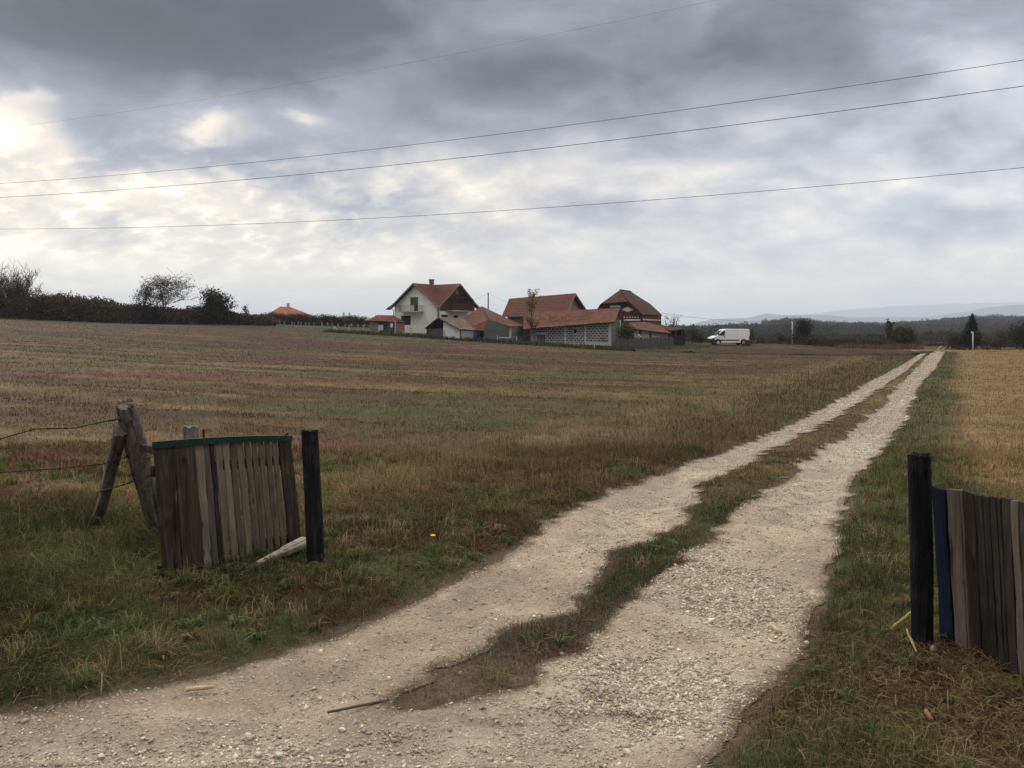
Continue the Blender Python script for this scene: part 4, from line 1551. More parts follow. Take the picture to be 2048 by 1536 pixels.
# downpipes
mb = MB()
pz = H - k_ * (h2 + ev)
mb.tube([hp(-.12, -.25, pz), hp(-.1, -.1, pz - .5), hp(-.1, -.1, zb)], .07, 6)
mb.build('downpipe', M_GUTTER, wh)
mb = MB()
mb.tube([hp(LH + .6, -.25, pz + .1), hp(LH + .1, -.1, pz - .4), hp(LH + .1, -.1, zb)], .07, 6)
mb.build('downpipe', M_GUTTER, wh)
# gable B: red-brown upper cladding, flat dark panel painting the loggia's shade, timber balcony, two low windows
mb = MB()
zcl = WB.tz(900, 622)[1]
f_ = lambda v: H - k_ * abs(v - h2) - .18
mb.slab([hp(-.06, .35, zcl), hp(-.06, LH - .35, zcl), hp(-.06, LH - .35, f_(.35)), hp(-.06, h2, f_(h2)), hp(-.06, .35, f_(.35))], .05, -U)
cl = mb.build('gable_cladding', M_REDTIM, wh)
mb = MB()
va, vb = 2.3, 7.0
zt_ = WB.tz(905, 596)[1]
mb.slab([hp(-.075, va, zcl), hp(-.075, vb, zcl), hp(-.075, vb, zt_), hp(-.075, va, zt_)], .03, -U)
mb.build('recess_shade_panel', M_DARK, wh)
mb = MB()
mb.box(hp(-1.2, va - .3, zcl - .05), U * 1.11, V_ * (vb - va + .6), A([0, 0, .14]))
b2_ = mb.build('timber_balcony', M_CONC, wh)
mb = MB()
nb = 26
for q in range(nb):
    mb.box(hp(-1.22, va - .3 + (vb - va + .5) * q / nb, zcl + .1), -U * -.03, V_ * .155, A([0, 0, 1.0]))
mb.box(hp(-1.25, va - .3, zcl + 1.1), U * .08, V_ * (vb - va + .6), A([0, 0, .07]))
mb.build('railing', M_REDTIM, b2_)
for q in (va - .2, h2, vb + .1):
    mb = MB(); mb.box(hp(-1.15, q, zcl + 1.17), U * .12, V_ * .12, A([0, 0, max(.3, f_(q) - zcl - 1.4)]))
    mb.build('balcony_post', M_DARKTIM, b2_)
mb = MB()
zz = WB.tz(905, 584)[1]
c_ = hp(-.09, h2 - .1, zz)
mb.slab([c_ + A([0, 0, .42]), c_ + V_ * .4, c_ - A([0, 0, .42]), c_ - V_ * .4], .03, -U)
mb.build('gable_lozenge', M_PINK, cl)
window(wh, WB, 882.5, 895, 629.5, 634.5, M_DARKTIM, .1, M_DARK)
window(wh, WB, 907, 915.5, 630.5, 636, M_DARKTIM, .1, M_DARK)


# ------------------------------------------------------------------ generic helpers for the outbuildings
def roofpoly(mb, pts, th=.14):
    mb.slab([A(Q(*p)) for p in pts], th)


def block_from_wall(mb, wl, pts, depth):
    wl.prism(mb, pts, depth)


# ---- little brick shed with open front, beside the fence
sy = 117.0
shed = thing('brick_shed', Q(764, 668, sy), 'small brick shed with a mossy tiled roof and open front beside the white house', 'shed', 'buildings of the farm')
ws = Wall(Q(738, 668, sy + .4), A(Q(792, 668, sy - .6)) - A(Q(738, 668, sy + .4)))
mb = MB()
ws.prism(mb, [(739, 675), (757, 675), (757, 642), (739, 638)], .2)
t0, _ = ws.tz(739, 660); t1, _ = ws.tz(791, 660)
zf = ws.tz(760, 675)[1]; ztp = ws.tz(760, 642)[1]
for tt in (t0, t1 - .2):
    o_ = ws.P0 + ws.D * tt - ws.N * .21; o_[2] = zf
    mb.box(o_, ws.D * .2, -ws.N * 3.2, A([0, 0, ztp - zf]))
o_ = ws.P0 + ws.D * t0 - ws.N * 3.42; o_[2] = zf
mb.box(o_, ws.D * (t1 - t0), -ws.N * .2, A([0, 0, ztp - zf]))
mb.build('wall', M_BRICK2, shed)
mb = MB()
e0, e1 = ws.pt(736, 641, .35), ws.pt(793, 643.5, .35)
r0_, r1_ = ws.pt(745, 629.5, -1.6), ws.pt(778, 630, -1.6)
b0_, b1_ = e0 - ws.N * 3.9, e1 - ws.N * 3.9
mb.slab([e0, e1, r1_, r0_], .12)
mb.slab([e0, r0_, b0_], .12); mb.slab([e1, b1_, r1_], .12); mb.slab([b0_, r0_, r1_, b1_], .12)
mb.build('roof', M_ROOF_BARN, shed)
for px in (757.5, 780, 790):
    q_ = ws.pt(px, 642, .1); q2 = ws.pt(px, 672, .1)
    mb = MB(); mb.bar(q2, q_, .14, .14)
    mb.build('post', M_PICKET, shed)
mb = MB(); ws.panel(mb, 759, 779, 655.5, 673, .02, .05); ws.panel(mb, 781, 789.5, 655.5, 673, .02, .05)
mb.build('half_door', M_DARKTIM, shed)
mb = MB(); ws.panel(mb, 744, 751, 648.5, 655, .06, .03)
tag(mb.build('green_sheet', mat_noise('green_cloth', (.03, .13, .085), (.05, .18, .12), 3), None, ws.pt(747, 655)), 'green cloth hung on the side wall of the little brick shed', 'cloth')
mb = MB()
p_ = ws.pt(759.5, 650, .25); p2_ = ws.pt(767.5, 650, .25)
z0_, z1_ = ws.tz(763, 661)[1], ws.tz(763, 650)[1]
mb.slab([(p_[0], p_[1], z0_), (p2_[0], p2_[1], z0_ + .1), (p2_[0], p2_[1], z1_), (p_[0], p_[1], z1_)], .03, ws.N)
tag(mb.build('hanging_cloth', M_CLOTH, None, tuple(p_)), 'pale blue cloth hanging in the open front of the brick shed', 'cloth')
mb = MB()
c_ = ws.pt(784.5, 651.5, .25)
mb.slab([c_ + ws.D * .18 + A([0, 0, .32]), c_ - ws.D * .18 + A([0, 0, .32]), c_ - ws.D * .2 - A([0, 0, .05]), c_ - A([0, 0, .34]), c_ + ws.D * .2 - A([0, 0, .05])], .03, ws.N)
tag(mb.build('white_bag', M_CLOTHW, None, tuple(c_)), 'small white cloth hanging by the right post of the brick shed', 'cloth')

# ---- low barn with grey roof, dark open gable, white side wall, sheet and blue doors
lb = thing('low_barn', Q(900, 674, 110), 'low barn with mossy grey tiled roof, dark open gable and white wall', 'barn', 'buildings of the farm')
g0, g1 = A(Q(853, 675, 109.5)), A(Q(920, 675, 106.8))
wg = Wall(g0, g1 - g0)
we = Wall(A(Q(920, 675, 106.8)), A(Q(977, 675, 113.0)) - A(Q(920, 675, 106.8)))
mb = MB()
wg.prism(mb, [(886.5, 680), (919.5, 680), (919.5, 657.5), (886.5, 642.5)], .25)
mb.build('white_wall', M_WHITE2, lb)
mb = MB()
wg.prism(mb, [(855, 680), (886, 680), (886, 656.5), (855, 657.5)], .08)
mb.build('board_wall', M_PLANKS, lb)
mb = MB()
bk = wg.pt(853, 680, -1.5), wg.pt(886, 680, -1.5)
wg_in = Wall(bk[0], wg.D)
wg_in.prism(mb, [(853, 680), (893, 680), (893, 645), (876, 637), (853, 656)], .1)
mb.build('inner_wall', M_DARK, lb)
mb = MB()
we.prism(mb, [(920, 682), (977, 682), (977, 661.5), (920, 657.5)], .2)
mb.build('side_wall', M_PLANKS, lb)
mb = MB(); we.panel(mb, 921, 946, 659, 680, .06, .04); mb.build('sheet_door', M_SHEET, lb)
mb = MB(); we.panel(mb, 946.5, 957, 660, 681, .07, .04); mb.build('blue_door', M_BLUEDOOR, lb)
mb = MB(); we.panel(mb, 958, 974, 661, 682, .07, .04); mb.build('blue_door', M_BLUEDOOR, lb)
mb = MB(); we.panel(mb, 957, 958, 661, 682, .09, .05); mb.build('door_post', M_CONC, lb)
mb = MB()
apx, apb = A(Q(876, 634.5, 108.0)), A(Q(922, 636.5, 117.0))
evf, evb = A(Q(919, 658, 106.2)), A(Q(979, 661.8, 113.2))
mb.slab([apx, apb, evb, evf], .14)
lft = A(Q(849, 656, 109.0)); lfb = lft + (apb - apx)
mb.slab([apx, apb, lfb, lft], .12)
mb.build('roof', M_ROOF_GREY, lb)

# ---- orange-roofed barn behind, with the grey block shed at its right
ob = thing('orange_roof_barn', Q(985, 676, 112), 'barn with broad orange tiled hip roof running down over grey block walls', 'barn', 'buildings of the farm')
mb = MB()
Ao = A(Q(963.5, 612.4, 119))
mb.slab([Ao, A(Q(980, 637.5, 110.5)), A(Q(981, 662, 108.5)), A(Q(930, 660, 112.0))], .14)
mb.slab([Ao, A(Q(930, 660, 112.0)), A(Q(905, 648, 119)), ], .14)
mb.slab([Ao, A(Q(1047, 651.8, 115)), A(Q(1022, 653.2, 106)), A(Q(979.6, 637, 108.6))], .14)
mb.build('roof', M_ROOF_ORANGE, ob)
wd_ = Wall(A(Q(975, 676, 107.5)), A(Q(1021, 676, 106.5)) - A(Q(975, 676, 107.5)))
we2 = Wall(A(Q(1021, 676, 106.5)), A(Q(1049, 676, 113.5)) - A(Q(1021, 676, 106.5)))
mb = MB()
wd_.prism(mb, [(975.5, 684), (1020, 684), (1020, 653.5), (979.6, 638.2), (975.5, 643)], .25)
wd_.prism(mb, [(968, 684), (975.2, 684), (975.2, 650), (968, 654)], .25)
we2.prism(mb, [(1022.5, 684), (1047, 684), (1047, 653), (1022.5, 653.6)], .25)
mb.build('block_wall', M_BLOCK2, ob)
mb = MB(); wd_.panel(mb, 1018.8, 1022, 653.2, 675, .04, .2); mb.build('corner_post', M_CONC, ob)
mb = MB(); wd_.panel(mb, 998, 1022, 674.2, 676.5, .05, .1); mb.build('ground_beam', M_CONC, ob)
mb = MB(); we2.panel(mb, 1046.5, 1059, 659.5, 676, .1, .06); mb.build('yellow_door', mat_noise('faded_yellow_paint', (.34, .33, .20), (.42, .41, .27), 2), ob)
mb = MB(); we2.panel(mb, 1044, 1062, 674, 684, .16, .05); mb.build('board_panel', M_DARKTIM, ob)

# ---- pink house with long red roof
ph = thing('pink_house', Q(1075, 672, 122), 'pink rendered house under a long steep red tiled roof', 'house', 'buildings of the farm')
R0, R1 = A(Q(1018.5, 597.2, 126)), A(Q(1151, 586.4, 120))
E0, E1 = A(Q(1003.5, 632.3, 121.5)), A(Q(1134, 627.5, 115.5))
mb = MB()
mb.slab([R0, R1, E1, E0], .15)
ridged = (R1 - R0); back = A([0, 0, 0])
mid = (R0 + R1) / 2
perp = A([ridged[1], -ridged[0], 0]); perp /= np.linalg.norm(perp)
if perp[1] < 0: perp = -perp
B0, B1 = R0 + perp * 5.0 - A([0, 0, R0[2] - E0[2]]), R1 + perp * 5.0 - A([0, 0, R1[2] - E1[2]])
mb.slab([R0, R1, B1, B0], .15)
mb.build('roof', M_ROOF_RED, ph)
mb = MB()
i_ = -ridged / np.linalg.norm(ridged)
for Rm, Em, Bm, sg in ((R1, E1, B1, .7), (R0, E0, B0, -.7)):
    r_, e_, b_ = Rm + i_ * sg - A([0, 0, .2]), Em + i_ * sg + perp * .5 - A([0, 0, -.12]), Bm + i_ * sg - perp * .5 + A([0, 0, .12])
    mb.slab([r_, e_, (e_[0], e_[1], -.5), (b_[0], b_[1], -.5), b_], .25, -i_ * (1 if sg > 0 else -1))
e0_, e1_ = E0 - i_ * .7 + perp * .5, E1 + i_ * .7 + perp * .5
mb.slab([(e0_[0], e0_[1], -.5), (e1_[0], e1_[1], -.5), e1_ + A([0, 0, .1]), e0_ + A([0, 0, .1])], .25, -perp)
mb.build('wall', M_PINK, ph)
mb = MB()
mb.bar(R1 + A([0, 0, -.12]) - i_ * .03, E1 + A([0, 0, -.12]) - i_ * .03, .05, .2)
mb.bar(R1 + A([0, 0, -.12]) - i_ * .03, B1 + A([0, 0, -.12]) - i_ * .03, .05, .2)
mb.build('verge_board', M_GUTTER, ph)
mb = MB()
mb.tube([E0 + A([0, -.06, -.1]), E1 + A([0, -.06, -.1])], .07, 6)
mb.build('gutter', M_GUTTER, ph)
mb = MB()
q_ = A(Q(1049.5, 640, 117.5))
mb.tube([q_, (q_[0], q_[1], 0)], .09, 6)
mb.build('downpipe', M_CONC, ph)

# ---- long block barn in front
fb = thing('block_barn', Q(1140, 688, 105), 'long barn of grey blocks with white joints, white pillars and red tiled roof', 'barn', 'buildings of the farm')
wf = Wall(A(Q(1062, 684, 108)), A(Q(1221, 690, 103.5)) - A(Q(1062, 684, 108)))
wr = Wall(wf.pt(1221, 690), A(Q(1241, 688, 108.5)) - wf.pt(1221, 690))
mb = MB()
wf.prism(mb, [(1062, 694), (1221, 699), (1221, 643.5), (1130, 648.5), (1062, 656)], .25)
mb.build('front_wall', M_BLOCK, fb)
mb = MB()
wr.prism(mb, [(1221.3, 699), (1240, 697), (1240, 640), (1221.3, 643.5)], .25)
mb.build('end_wall', M_BLOCK2, fb)
mb = MB()
for x0, x1, r0, r1 in ((1062, 1065.2, 657, 694), (1128.8, 1132.2, 650.5, 696), (1169, 1172.2, 648, 698), (1217, 1221.6, 645, 699)):
    m2 = MB(); wf.panel(m2, x0, x1, r0, r1, .05, .2); m2.build('pillar', M_CONC, fb)
m2 = MB(); wr.panel(m2, 1238.8, 1241, 641, 697, .06, .2); m2.build('pillar', M_CONC, fb)
m2 = MB(); wf.panel(m2, 1132.4, 1168.8, 686.3, 697, .035, .1); wf.panel(m2, 1172.4, 1216.8, 684.8, 699, .035, .1); m2.build('ground_beam', M_CONC, fb)
w_ = window(fb, wf, 1146.5, 1154.5, 657.5, 668, M_CONC, .12, M_DARK)
m2 = MB(); wf.panel(m2, 1143, 1160, 654.6, 657, .03, .08); m2.build('lintel', M_CONC, fb)
m2 = MB(); wf.panel(m2, 1071.5, 1092, 666, 669, .03, .08); m2.build('lintel', M_CONC, fb)
m2 = MB(); wf.panel(m2, 1075, 1090.5, 669.4, 692, .02, .06); m2.build('door', M_PLANKS, fb)
mb = MB()
rl, rr_ = A(Q(1050, 624.2, 113)), A(Q(1240, 616, 108.3))
el, er = A(Q(1046, 657.8, 107.3)), A(Q(1229.5, 643.2, 102.7))
mb.slab([rl, rr_, er, el], .16)
bl, br_ = rl + A([.6, 4.6, rl[2] * 0 - 2.0]), rr_ + A([.6, 4.6, -2.0])
mb.slab([rl, rr_, br_, bl], .16)
mb.build('roof', M_ROOF_BARN, fb)
mb = MB()
mb.slab([rr_ - A([.5, 0, .2]), er + A([-.5, .3, .05]), wr.pt(1240, 640) + A([-.1, 0, 0])], .1)
mb.build('gable_board', M_REDTIM, fb)

# ---- dark red brick house with half hip
dh = thing('brick_house', Q(1260, 690, 120), 'dark red brick house with half-hipped brown roof and white lozenge', 'house', 'buildings of the farm')
c0 = A(Q(1284.5, 690, 118)); c0[2] = 0
wa = Wall(c0, A(Q(1196, 690, 122)) - c0)
wb = Wall(c0, A(Q(1322.5, 690, 125)) - c0)
mb = MB()
wa.prism(mb, [(1285, 700), (1285, 627.5), (1257, 603), (1202, 608), (1186, 632), (1186, 700)], .3)
wb.prism(mb, [(1284.6, 700), (1284.6, 629), (1322.5, 631.5), (1322.5, 700)], .3)
mb.build('wall', M_BRICK, dh)
mb = MB()
ap, ape = A(Q(1239.8, 580, 122.5)), A(Q(1262, 583.2, 130))
ec, efar = A(Q(1285.5, 628.8, 117.4)), A(Q(1325, 630.2, 125.2))
hr, hl = A(Q(1257.5, 602.8, 118.3)), A(Q(1201, 607.6, 121.2))
le = A(Q(1184, 634, 122.3))
kn = A(Q(1300.5, 607.8, 127))
mb.slab([ap, hr, ec, efar, kn, ape], .14)
mb.slab([ap, hl, hr], .14)
mb.slab([ap, hl, le, le + (ape - ap), ape], .14)
mb.build('roof', M_ROOF_DARK, dh)
mb = MB()
mb.bar(ap + A([0, 0, .04]), hr + A([0, -.02, .05]), .12, .12); mb.bar(ap + A([0, 0, .06]), ape + A([0, 0, .06]), .16, .12)
mb.bar(hr + A([0, -.04, -.1]), ec + A([0, -.04, -.1]), .05, .18)
mb.build('ridge_cap', M_ROOF_DARK, dh)
mb = MB()
wa.panel(mb, 1220.5, 1241, 611, 615, .05, .1); mb.build('lintel', M_WHITE2, dh)
mb = MB()
l_ = wa.pt(1256, 613.8, .05), wa.pt(1267, 619.2, .05), wa.pt(1256, 624, .05), wa.pt(1243, 619.2, .05)
mb.slab(l_, .08, wa.N); mb.build('lozenge', M_WHITE2, dh)
for px in (1249, 1254.4, 1259.8, 1265.2, 1270.4, 1275.8):
    mb = MB(); wa.panel(mb, px - 1.3, px + 1.3, 633.6, 635.4, .05, .08); mb.build('white_block', M_WHITE2, dh)
mb = MB()
wa.panel(mb, 1248, 1284.3, 638.5, 641.5, .06, .1); mb.build('string_course', M_WHITE2, dh)
mb = MB()
wb.panel(mb, 1284.9, 1322.5, 638.6, 641, .06, .1); mb.build('string_course', M_CONC, dh)

# ---- lean-to with red roof in front of it
ls = thing('red_roof_lean_to', Q(1295, 684, 108), 'low pale lean-to with a sagging red tiled roof behind the picket fence', 'shed', 'buildings of the farm')
mb = MB()
mb.slab([A(Q(1258, 645.5, 112)), A(Q(1289, 643.6, 115)), A(Q(1321, 651, 115.5)), A(Q(1343, 666.5, 110)), A(Q(1284, 659.3, 105.5))], .13)
mb.slab([A(Q(1258, 645.5, 112)), A(Q(1243, 655.5, 107)), A(Q(1284, 659.6, 105.4))], .05)
mb.build('roof', M_ROOF_ORANGE, ls)
w1 = Wall(A(Q(1283, 684, 106.2)), A(Q(1243, 684, 107.5)) - A(Q(1283, 684, 106.2)))
w2 = Wall(A(Q(1283, 684, 106.2)), A(Q(1336, 684, 110.5)) - A(Q(1283, 684, 106.2)))
mb = MB()
w1.prism(mb, [(1283, 700), (1243, 700), (1243, 656.5), (1258, 648), (1283, 660)], .2)
mb.build('gable_wall', M_PINK, ls)
mb = MB()
w2.prism(mb, [(1283.4, 700), (1336, 697), (1336, 666.5), (1283.4, 661)], .2)
mb.build('side_wall', M_PLINTH, ls)
mb = MB(); w2.panel(mb, 1299, 1302, 664, 684, .04, .06); mb.build('post', M_DARKTIM, ls)
mb = MB(); w2.panel(mb, 1302.6, 1317, 672, 674, .06, .06); mb.build('ledge', M_CONC, ls)

# ---- dark open shed at the right end
ds = thing('open_shed', Q(1345, 686, 112), 'dark open timber shed with a low rusty roof at the end of the farm', 'shed', 'buildings of the farm')
mb = MB()
mb.slab([A(Q(1326, 654.5, 118)), A(Q(1359, 653.2, 117)), A(Q(1366, 658.2, 111)), A(Q(1340, 661, 110.5))], .14)
mb.slab([A(Q(1359, 653.2, 117)), A(Q(1366, 658.2, 111)), A(Q(1375, 672, 111.5)), A(Q(1370, 668, 116.5))], .1)
mb.build('roof', M_ROOF_DARK, ds)
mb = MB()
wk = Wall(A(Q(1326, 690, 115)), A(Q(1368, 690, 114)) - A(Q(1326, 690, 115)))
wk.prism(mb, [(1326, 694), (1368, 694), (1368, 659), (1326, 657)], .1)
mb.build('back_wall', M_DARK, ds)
for px, r0 in ((1341.5, 660.5), (1352, 659.5), (1364.5, 659)):
    mb = MB()
    t_ = A(Q(px, r0, 111.5)); mb.bar((t_[0], t_[1], .2), t_, .15, .15); mb.build('post', M_PICKET, ds)
mb = MB()
b0 = A(Q(1349, 688, 108.5))
mb.box(b0, A([1.5, .15, 0]), A([-.1, 1.1, 0]), A([0, 0, 1.05]))
mb.box(b0 + A([-.06, -.06, 1.052]), A([1.62, .16, 0]), A([-.1, 1.2, 0]), A([0, 0, .08]))
tag(mb.build('dark_crate', M_TARP, None, tuple(b0), bevel=.04), 'dark blue covered crate standing at the foot of the open shed', 'crate')

# ---- picket fence round the garden corner
fp = thing('picket_fence', Q(1290, 694, 98), 'bleached grey picket fence with ragged boards in front of the lean-to', 'fence')
fc = [A(Q(1232, 699, 93.5)), A(Q(1282, 695, 99)), A(Q(1347, 688.5, 107.5))]
for sgi in range(2):
    a_, b_ = fc[sgi], fc[sgi + 1]
    ln = np.linalg.norm(b_ - a_); n_ = int(ln / .155)
    d_ = (b_ - a_) / ln; d2 = d_ * 1; d2[2] = 0; d2 /= np.linalg.norm(d2)
    for q in range(n_):
        p = a_ + (b_ - a_) * (q + .5) / n_
        z0 = gz1(p[0], p[1]) - .05
        hh = 1.28 + random.uniform(-.16, .14) + (.15 if sgi == 0 and q % 9 == 4 else 0)
        mb = MB()
        tl = random.uniform(-.05, .05)
        w_ = random.uniform(.09, .135)
        nn = A([-d2[1], d2[0], 0])
        mb.slab([A([p[0], p[1], z0]) - d2 * w_ / 2, A([p[0], p[1], z0]) + d2 * w_ / 2, A([p[0], p[1], z0 + hh]) + d2 * (w_ / 2 + tl), A([p[0], p[1], z0 + hh + .03]) + d2 * tl, A([p[0], p[1], z0 + hh]) - d2 * (w_ / 2 - tl)], .025, nn)
        mb.build('picket', M_PICKET, fp)
    for hh in (.35, 1.0):
        mb = MB(); nn = A([-d2[1], d2[0], 0])
        nn = nn if nn[1] > 0 else -nn
        mb.bar(a_ * [1, 1, 0] + A([0, 0, gz1(a_[0], a_[1]) + hh]) + nn * .05, b_ * [1, 1, 0] + A([0, 0, gz1(b_[0], b_[1]) + hh]) + nn * .05, .04, .08)
        mb.build('cross_rail', M_DARKTIM, fp)
mb = MB()
for px in (1231.5, 1236.5):
    m2 = MB(); q_ = A(Q(px, 701, 93.2)); z_ = gz1(q_[0], q_[1])
    m2.bar((q_[0], q_[1], z_ - .1), (q_[0], q_[1], z_ + 1.5), .11, .11); m2.build('corner_post', M_PICKET, fp)
m2 = MB(); q_ = A(Q(1221, 697, 94)); q2 = A(Q(1231, 681, 93.3)); m2.bar(q_, q2, .07, .07); m2.build('brace', M_PICKET, fp)

# ---- wire fence on concrete posts along the field side
M_WIREG = mat_noise('grey_wire', (.20, .20, .20), (.30, .30, .30), 5, .6, metal=.3)


def wire_fence(posts, label, brace=None, mesh=True):
    """posts: (px, foot row, head row, Y)"""
    f0 = thing('wire_fence', Q(posts[0][0], posts[0][1], posts[0][3]), label, 'fence', 'wire fences on concrete posts')
    feet = []
    for px, r1, r0, Y in posts:
        b_ = A(Q(px, r1, Y)); b_[2] = gz1(b_[0], b_[1]) - .05
        hgt = (r1 - r0) / FPX * Y
        mb = MB(); lean = random.uniform(-.03, .03)
        mb.bar(b_, b_ + A([lean, 0, hgt]), .13, .13)
        mb.build('post', M_CONC, f0)
        feet.append((b_, hgt))
    for (a_, ha), (b_, hb) in zip(feet[:-1], feet[1:]):
        mb = MB()
        for f_ in (.15, .42, .7, .95):
            mb.tube([a_ + A([0, -.08, ha * f_]), (a_ + b_) / 2 + A([0, -.08, (ha + hb) / 2 * f_ - .03]), b_ + A([0, -.08, hb * f_])], .012, 4)
        if mesh:
            n_ = int(np.linalg.norm(b_ - a_) / .28)
            for q in range(n_):
                for sgn in (0, 1):
                    p = a_ + (b_ - a_) * (q + .2) / n_; p2 = a_ + (b_ - a_) * (q + .8) / n_
                    if sgn: p, p2 = p2, p
                    mb.tube([p + A([0, -.075, .1]), p2 + A([0, -.075, min(ha, hb) * .95])], .007, 3, False)
        mb.build('wire_mesh', M_WIREG, f0)
    if brace:
        mb = MB()
        for (px0, r0, Y0, px1, r1, Y1) in brace:
            mb.bar(Q(px0, r0, Y0), Q(px1, r1, Y1), .09, .09)
        mb.build('brace', M_CONC, f0)
    return f0


wire_fence([(667.5, 664, 651, 118.5), (698, 666, 650, 117), (727, 669, 651, 115.5), (757, 672, 652, 114), (790.5, 672.5, 642, 112)],
           'wire mesh fence on pale concrete posts before the brick shed', [(668, 653, 118.4, 679, 664, 117.8)])
wire_fence([(806, 671, 661, 113.5), (822, 673, 656, 112), (889, 676, 659, 108)], 'low wire fence on thin posts under the white house', None, False)
wire_fence([(995, 684.5, 670, 105), (1033, 686, 670, 103.5), (1109, 690, 680, 101), (1148, 697, 682, 97), (1189, 698, 683.5, 95.5)], 'low wire fence on short concrete posts along the block barn', None, False)
mb = MB(); mb.tube([Q(790, 642, 112), Q(806, 640.5, 113.5)], .05, 6)
tag(mb.build('drying_pole', M_DARKTIM, None, Q(790, 642, 112)), 'dark horizontal pole reaching from the tall fence post to the white house', 'pole')

# ---- house with red hip roof far off beyond the orchard, and another with two chimneys
rh = thing('distant_house', Q(575, 650, 210), 'distant house with bright red hip roof and one chimney behind the orchard', 'house', 'houses beyond the orchard')
mb = MB()
a0, a1 = A(Q(560.5, 613, 216)), A(Q(581, 614, 216))
c = [A(Q(532, 630.5, 209)), A(Q(624, 633, 208)), A(Q(630, 633, 224)), A(Q(545, 631, 224))]
mb.slab([c[0], c[1], a1, a0], .2); mb.slab([c[1], c[2], a1], .2); mb.slab([c[2], c[3], a0, a1], .2); mb.slab([c[3], c[0], a0], .2)
r_ = mb.build('roof', M_ROOF_FAR, rh)
mb = MB(); q_ = A(Q(573.6, 616, 215)); mb.box(q_, A([.62, 0, 0]), A([0, .6, 0]), A([0, 0, 1.1])); mb.box(q_ + A([-.08, -.08, 1.1]), A([.78, 0, 0]), A([0, .76, 0]), A([0, 0, .12])); mb.build('chimney', M_CONC, r_)
mb = MB()
q_ = A(Q(540, 656, 211)); w_ = A(Q(618, 656, 210)) - q_
mb.box(q_, w_, A([0, 12, 0]), A([0, 0, 3.1])); mb.build('wall', M_WHITE, rh)
th = thing('distant_house', Q(690, 650, 210), 'distant low house showing a dark roof and two thin chimneys', 'house', 'houses beyond the orchard')
mb = MB()
a0, a1 = A(Q(685, 632, 215)), A(Q(703, 632, 215))
c = [A(Q(668, 638, 210)), A(Q(716, 638, 210)), A(Q(716, 638, 221)), A(Q(668, 638, 221))]
mb.slab([c[0], c[1], a1, a0], .2); mb.slab([c[1], c[2], a1], .2); mb.slab([c[2], c[3], a0, a1], .2); mb.slab([c[3], c[0], a0], .2)
r_ = mb.build('roof', M_ROOF_GREY, th)
for px in (685.5, 697):
    mb = MB(); q_ = A(Q(px, 633.5, 215)); mb.box(q_, A([.42, 0, 0]), A([0, .42, 0]), A([0, 0, 1.0])); mb.box(q_ + A([-.07, -.07, 1.0]), A([.56, 0, 0]), A([0, .56, 0]), A([0, 0, .1])); mb.build('chimney', M_CONC, r_)
mb = MB(); q_ = A(Q(670, 656, 211)); mb.box(q_, A([5.9, 0, 0]), A([0, 9, 0]), A([0, 0, 2.5])); mb.build('wall', M_WHITE, th)

# ---- white van
M_VAN, _N = new_mat('white_van_paint'); finish(_N, (.80, .81, .82), .28, spec=.5)
M_VBLACK, _N = new_mat('black_plastic'); finish(_N, (.018, .018, .02), .5, spec=.3)
M_TYRE, _N = new_mat('tyre_rubber'); finish(_N, (.016, .016, .017), .8)
M_RIM, _N = new_mat('steel_wheel'); finish(_N, (.48, .49, .50), .35, metal=.5)
M_LAMP_R, _N = new_mat('red_lamp_glass'); finish(_N, (.30, .02, .015), .15, spec=.5)
M_LAMP_W, _N = new_mat('clear_lamp_glass'); finish(_N, (.55, .55, .55), .1, spec=.5)
vx, vy = Q(1456, 690.5, 112)[0], 112.0
vz = gz1(vx, vy) + .02
van = thing('parked_van', (vx, vy, vz), 'white panel van parked behind the ploughed strip', 'van')
va_ = math.radians(186)               # nose to the left, a little of the tail turned to the camera
fwd = A([math.cos(va_), math.sin(va_), 0]); lat = A([-math.sin(va_), math.cos(va_), 0])   # lat: the van's left
if lat[1] > 0: lat = -lat
LV, WV, HV = 5.55, 2.0, 2.25


def vp(s, l, z): return A([vx, vy, vz]) + fwd * s + lat * l + A([0, 0, z])


sidep = [(2.62, .45), (2.70, .75), (2.62, 1.02), (2.20, 1.22), (1.95, 1.32), (1.15, 2.03), (.85, 2.19), (.4, 2.25), (-2.55, 2.23), (-2.70, 2.12), (-2.76, 1.0), (-2.76, .55), (-2.70, .40), (-2.2, .32), (2.4, .32)]
mb = MB()
n = len(sidep)
offs = [(-1.0, 0.0), (-.96, .0), (.96, 0), (1.0, 0)]
ringz = []
for l, ins_ in ((-.88, .06), (-1.0, 0), (1.0, 0), (.88, .06)):
    pass
rings = []
for l, sc in ((-.90, 1.0), (-1.0, .965), (1.0, .965), (.90, 1.0)):
    rings.append((l, sc))
order = [(-1.0, .965), (-.90, 1.0), (.90, 1.0), (1.0, .965)]
for l, sc in order:
    for s, z in sidep:
        tum = 1.0 - .07 * max(0, (z - 1.1) / 1.1) if abs(l) > .95 else 1.0
        mb.v.append(tuple(vp(s * (sc if abs(l) > .95 else 1), l * tum, .32 + (z - .32) * (sc if abs(l) > .95 else 1))))
for k in range(3):
    for q in range(n):
        q2 = (q + 1) % n
        mb.f.append((k * n + q, k * n + q2, (k + 1) * n + q2, (k + 1) * n + q))
mb.f.append(tuple(range(n))[::-1]); mb.f.append(tuple(3 * n + q for q in range(n)))
vb = mb.build('body', M_VAN, van, bevel=.03)
# side faces for details: the near side is l = +1 (towards the camera)
ns = 1.0


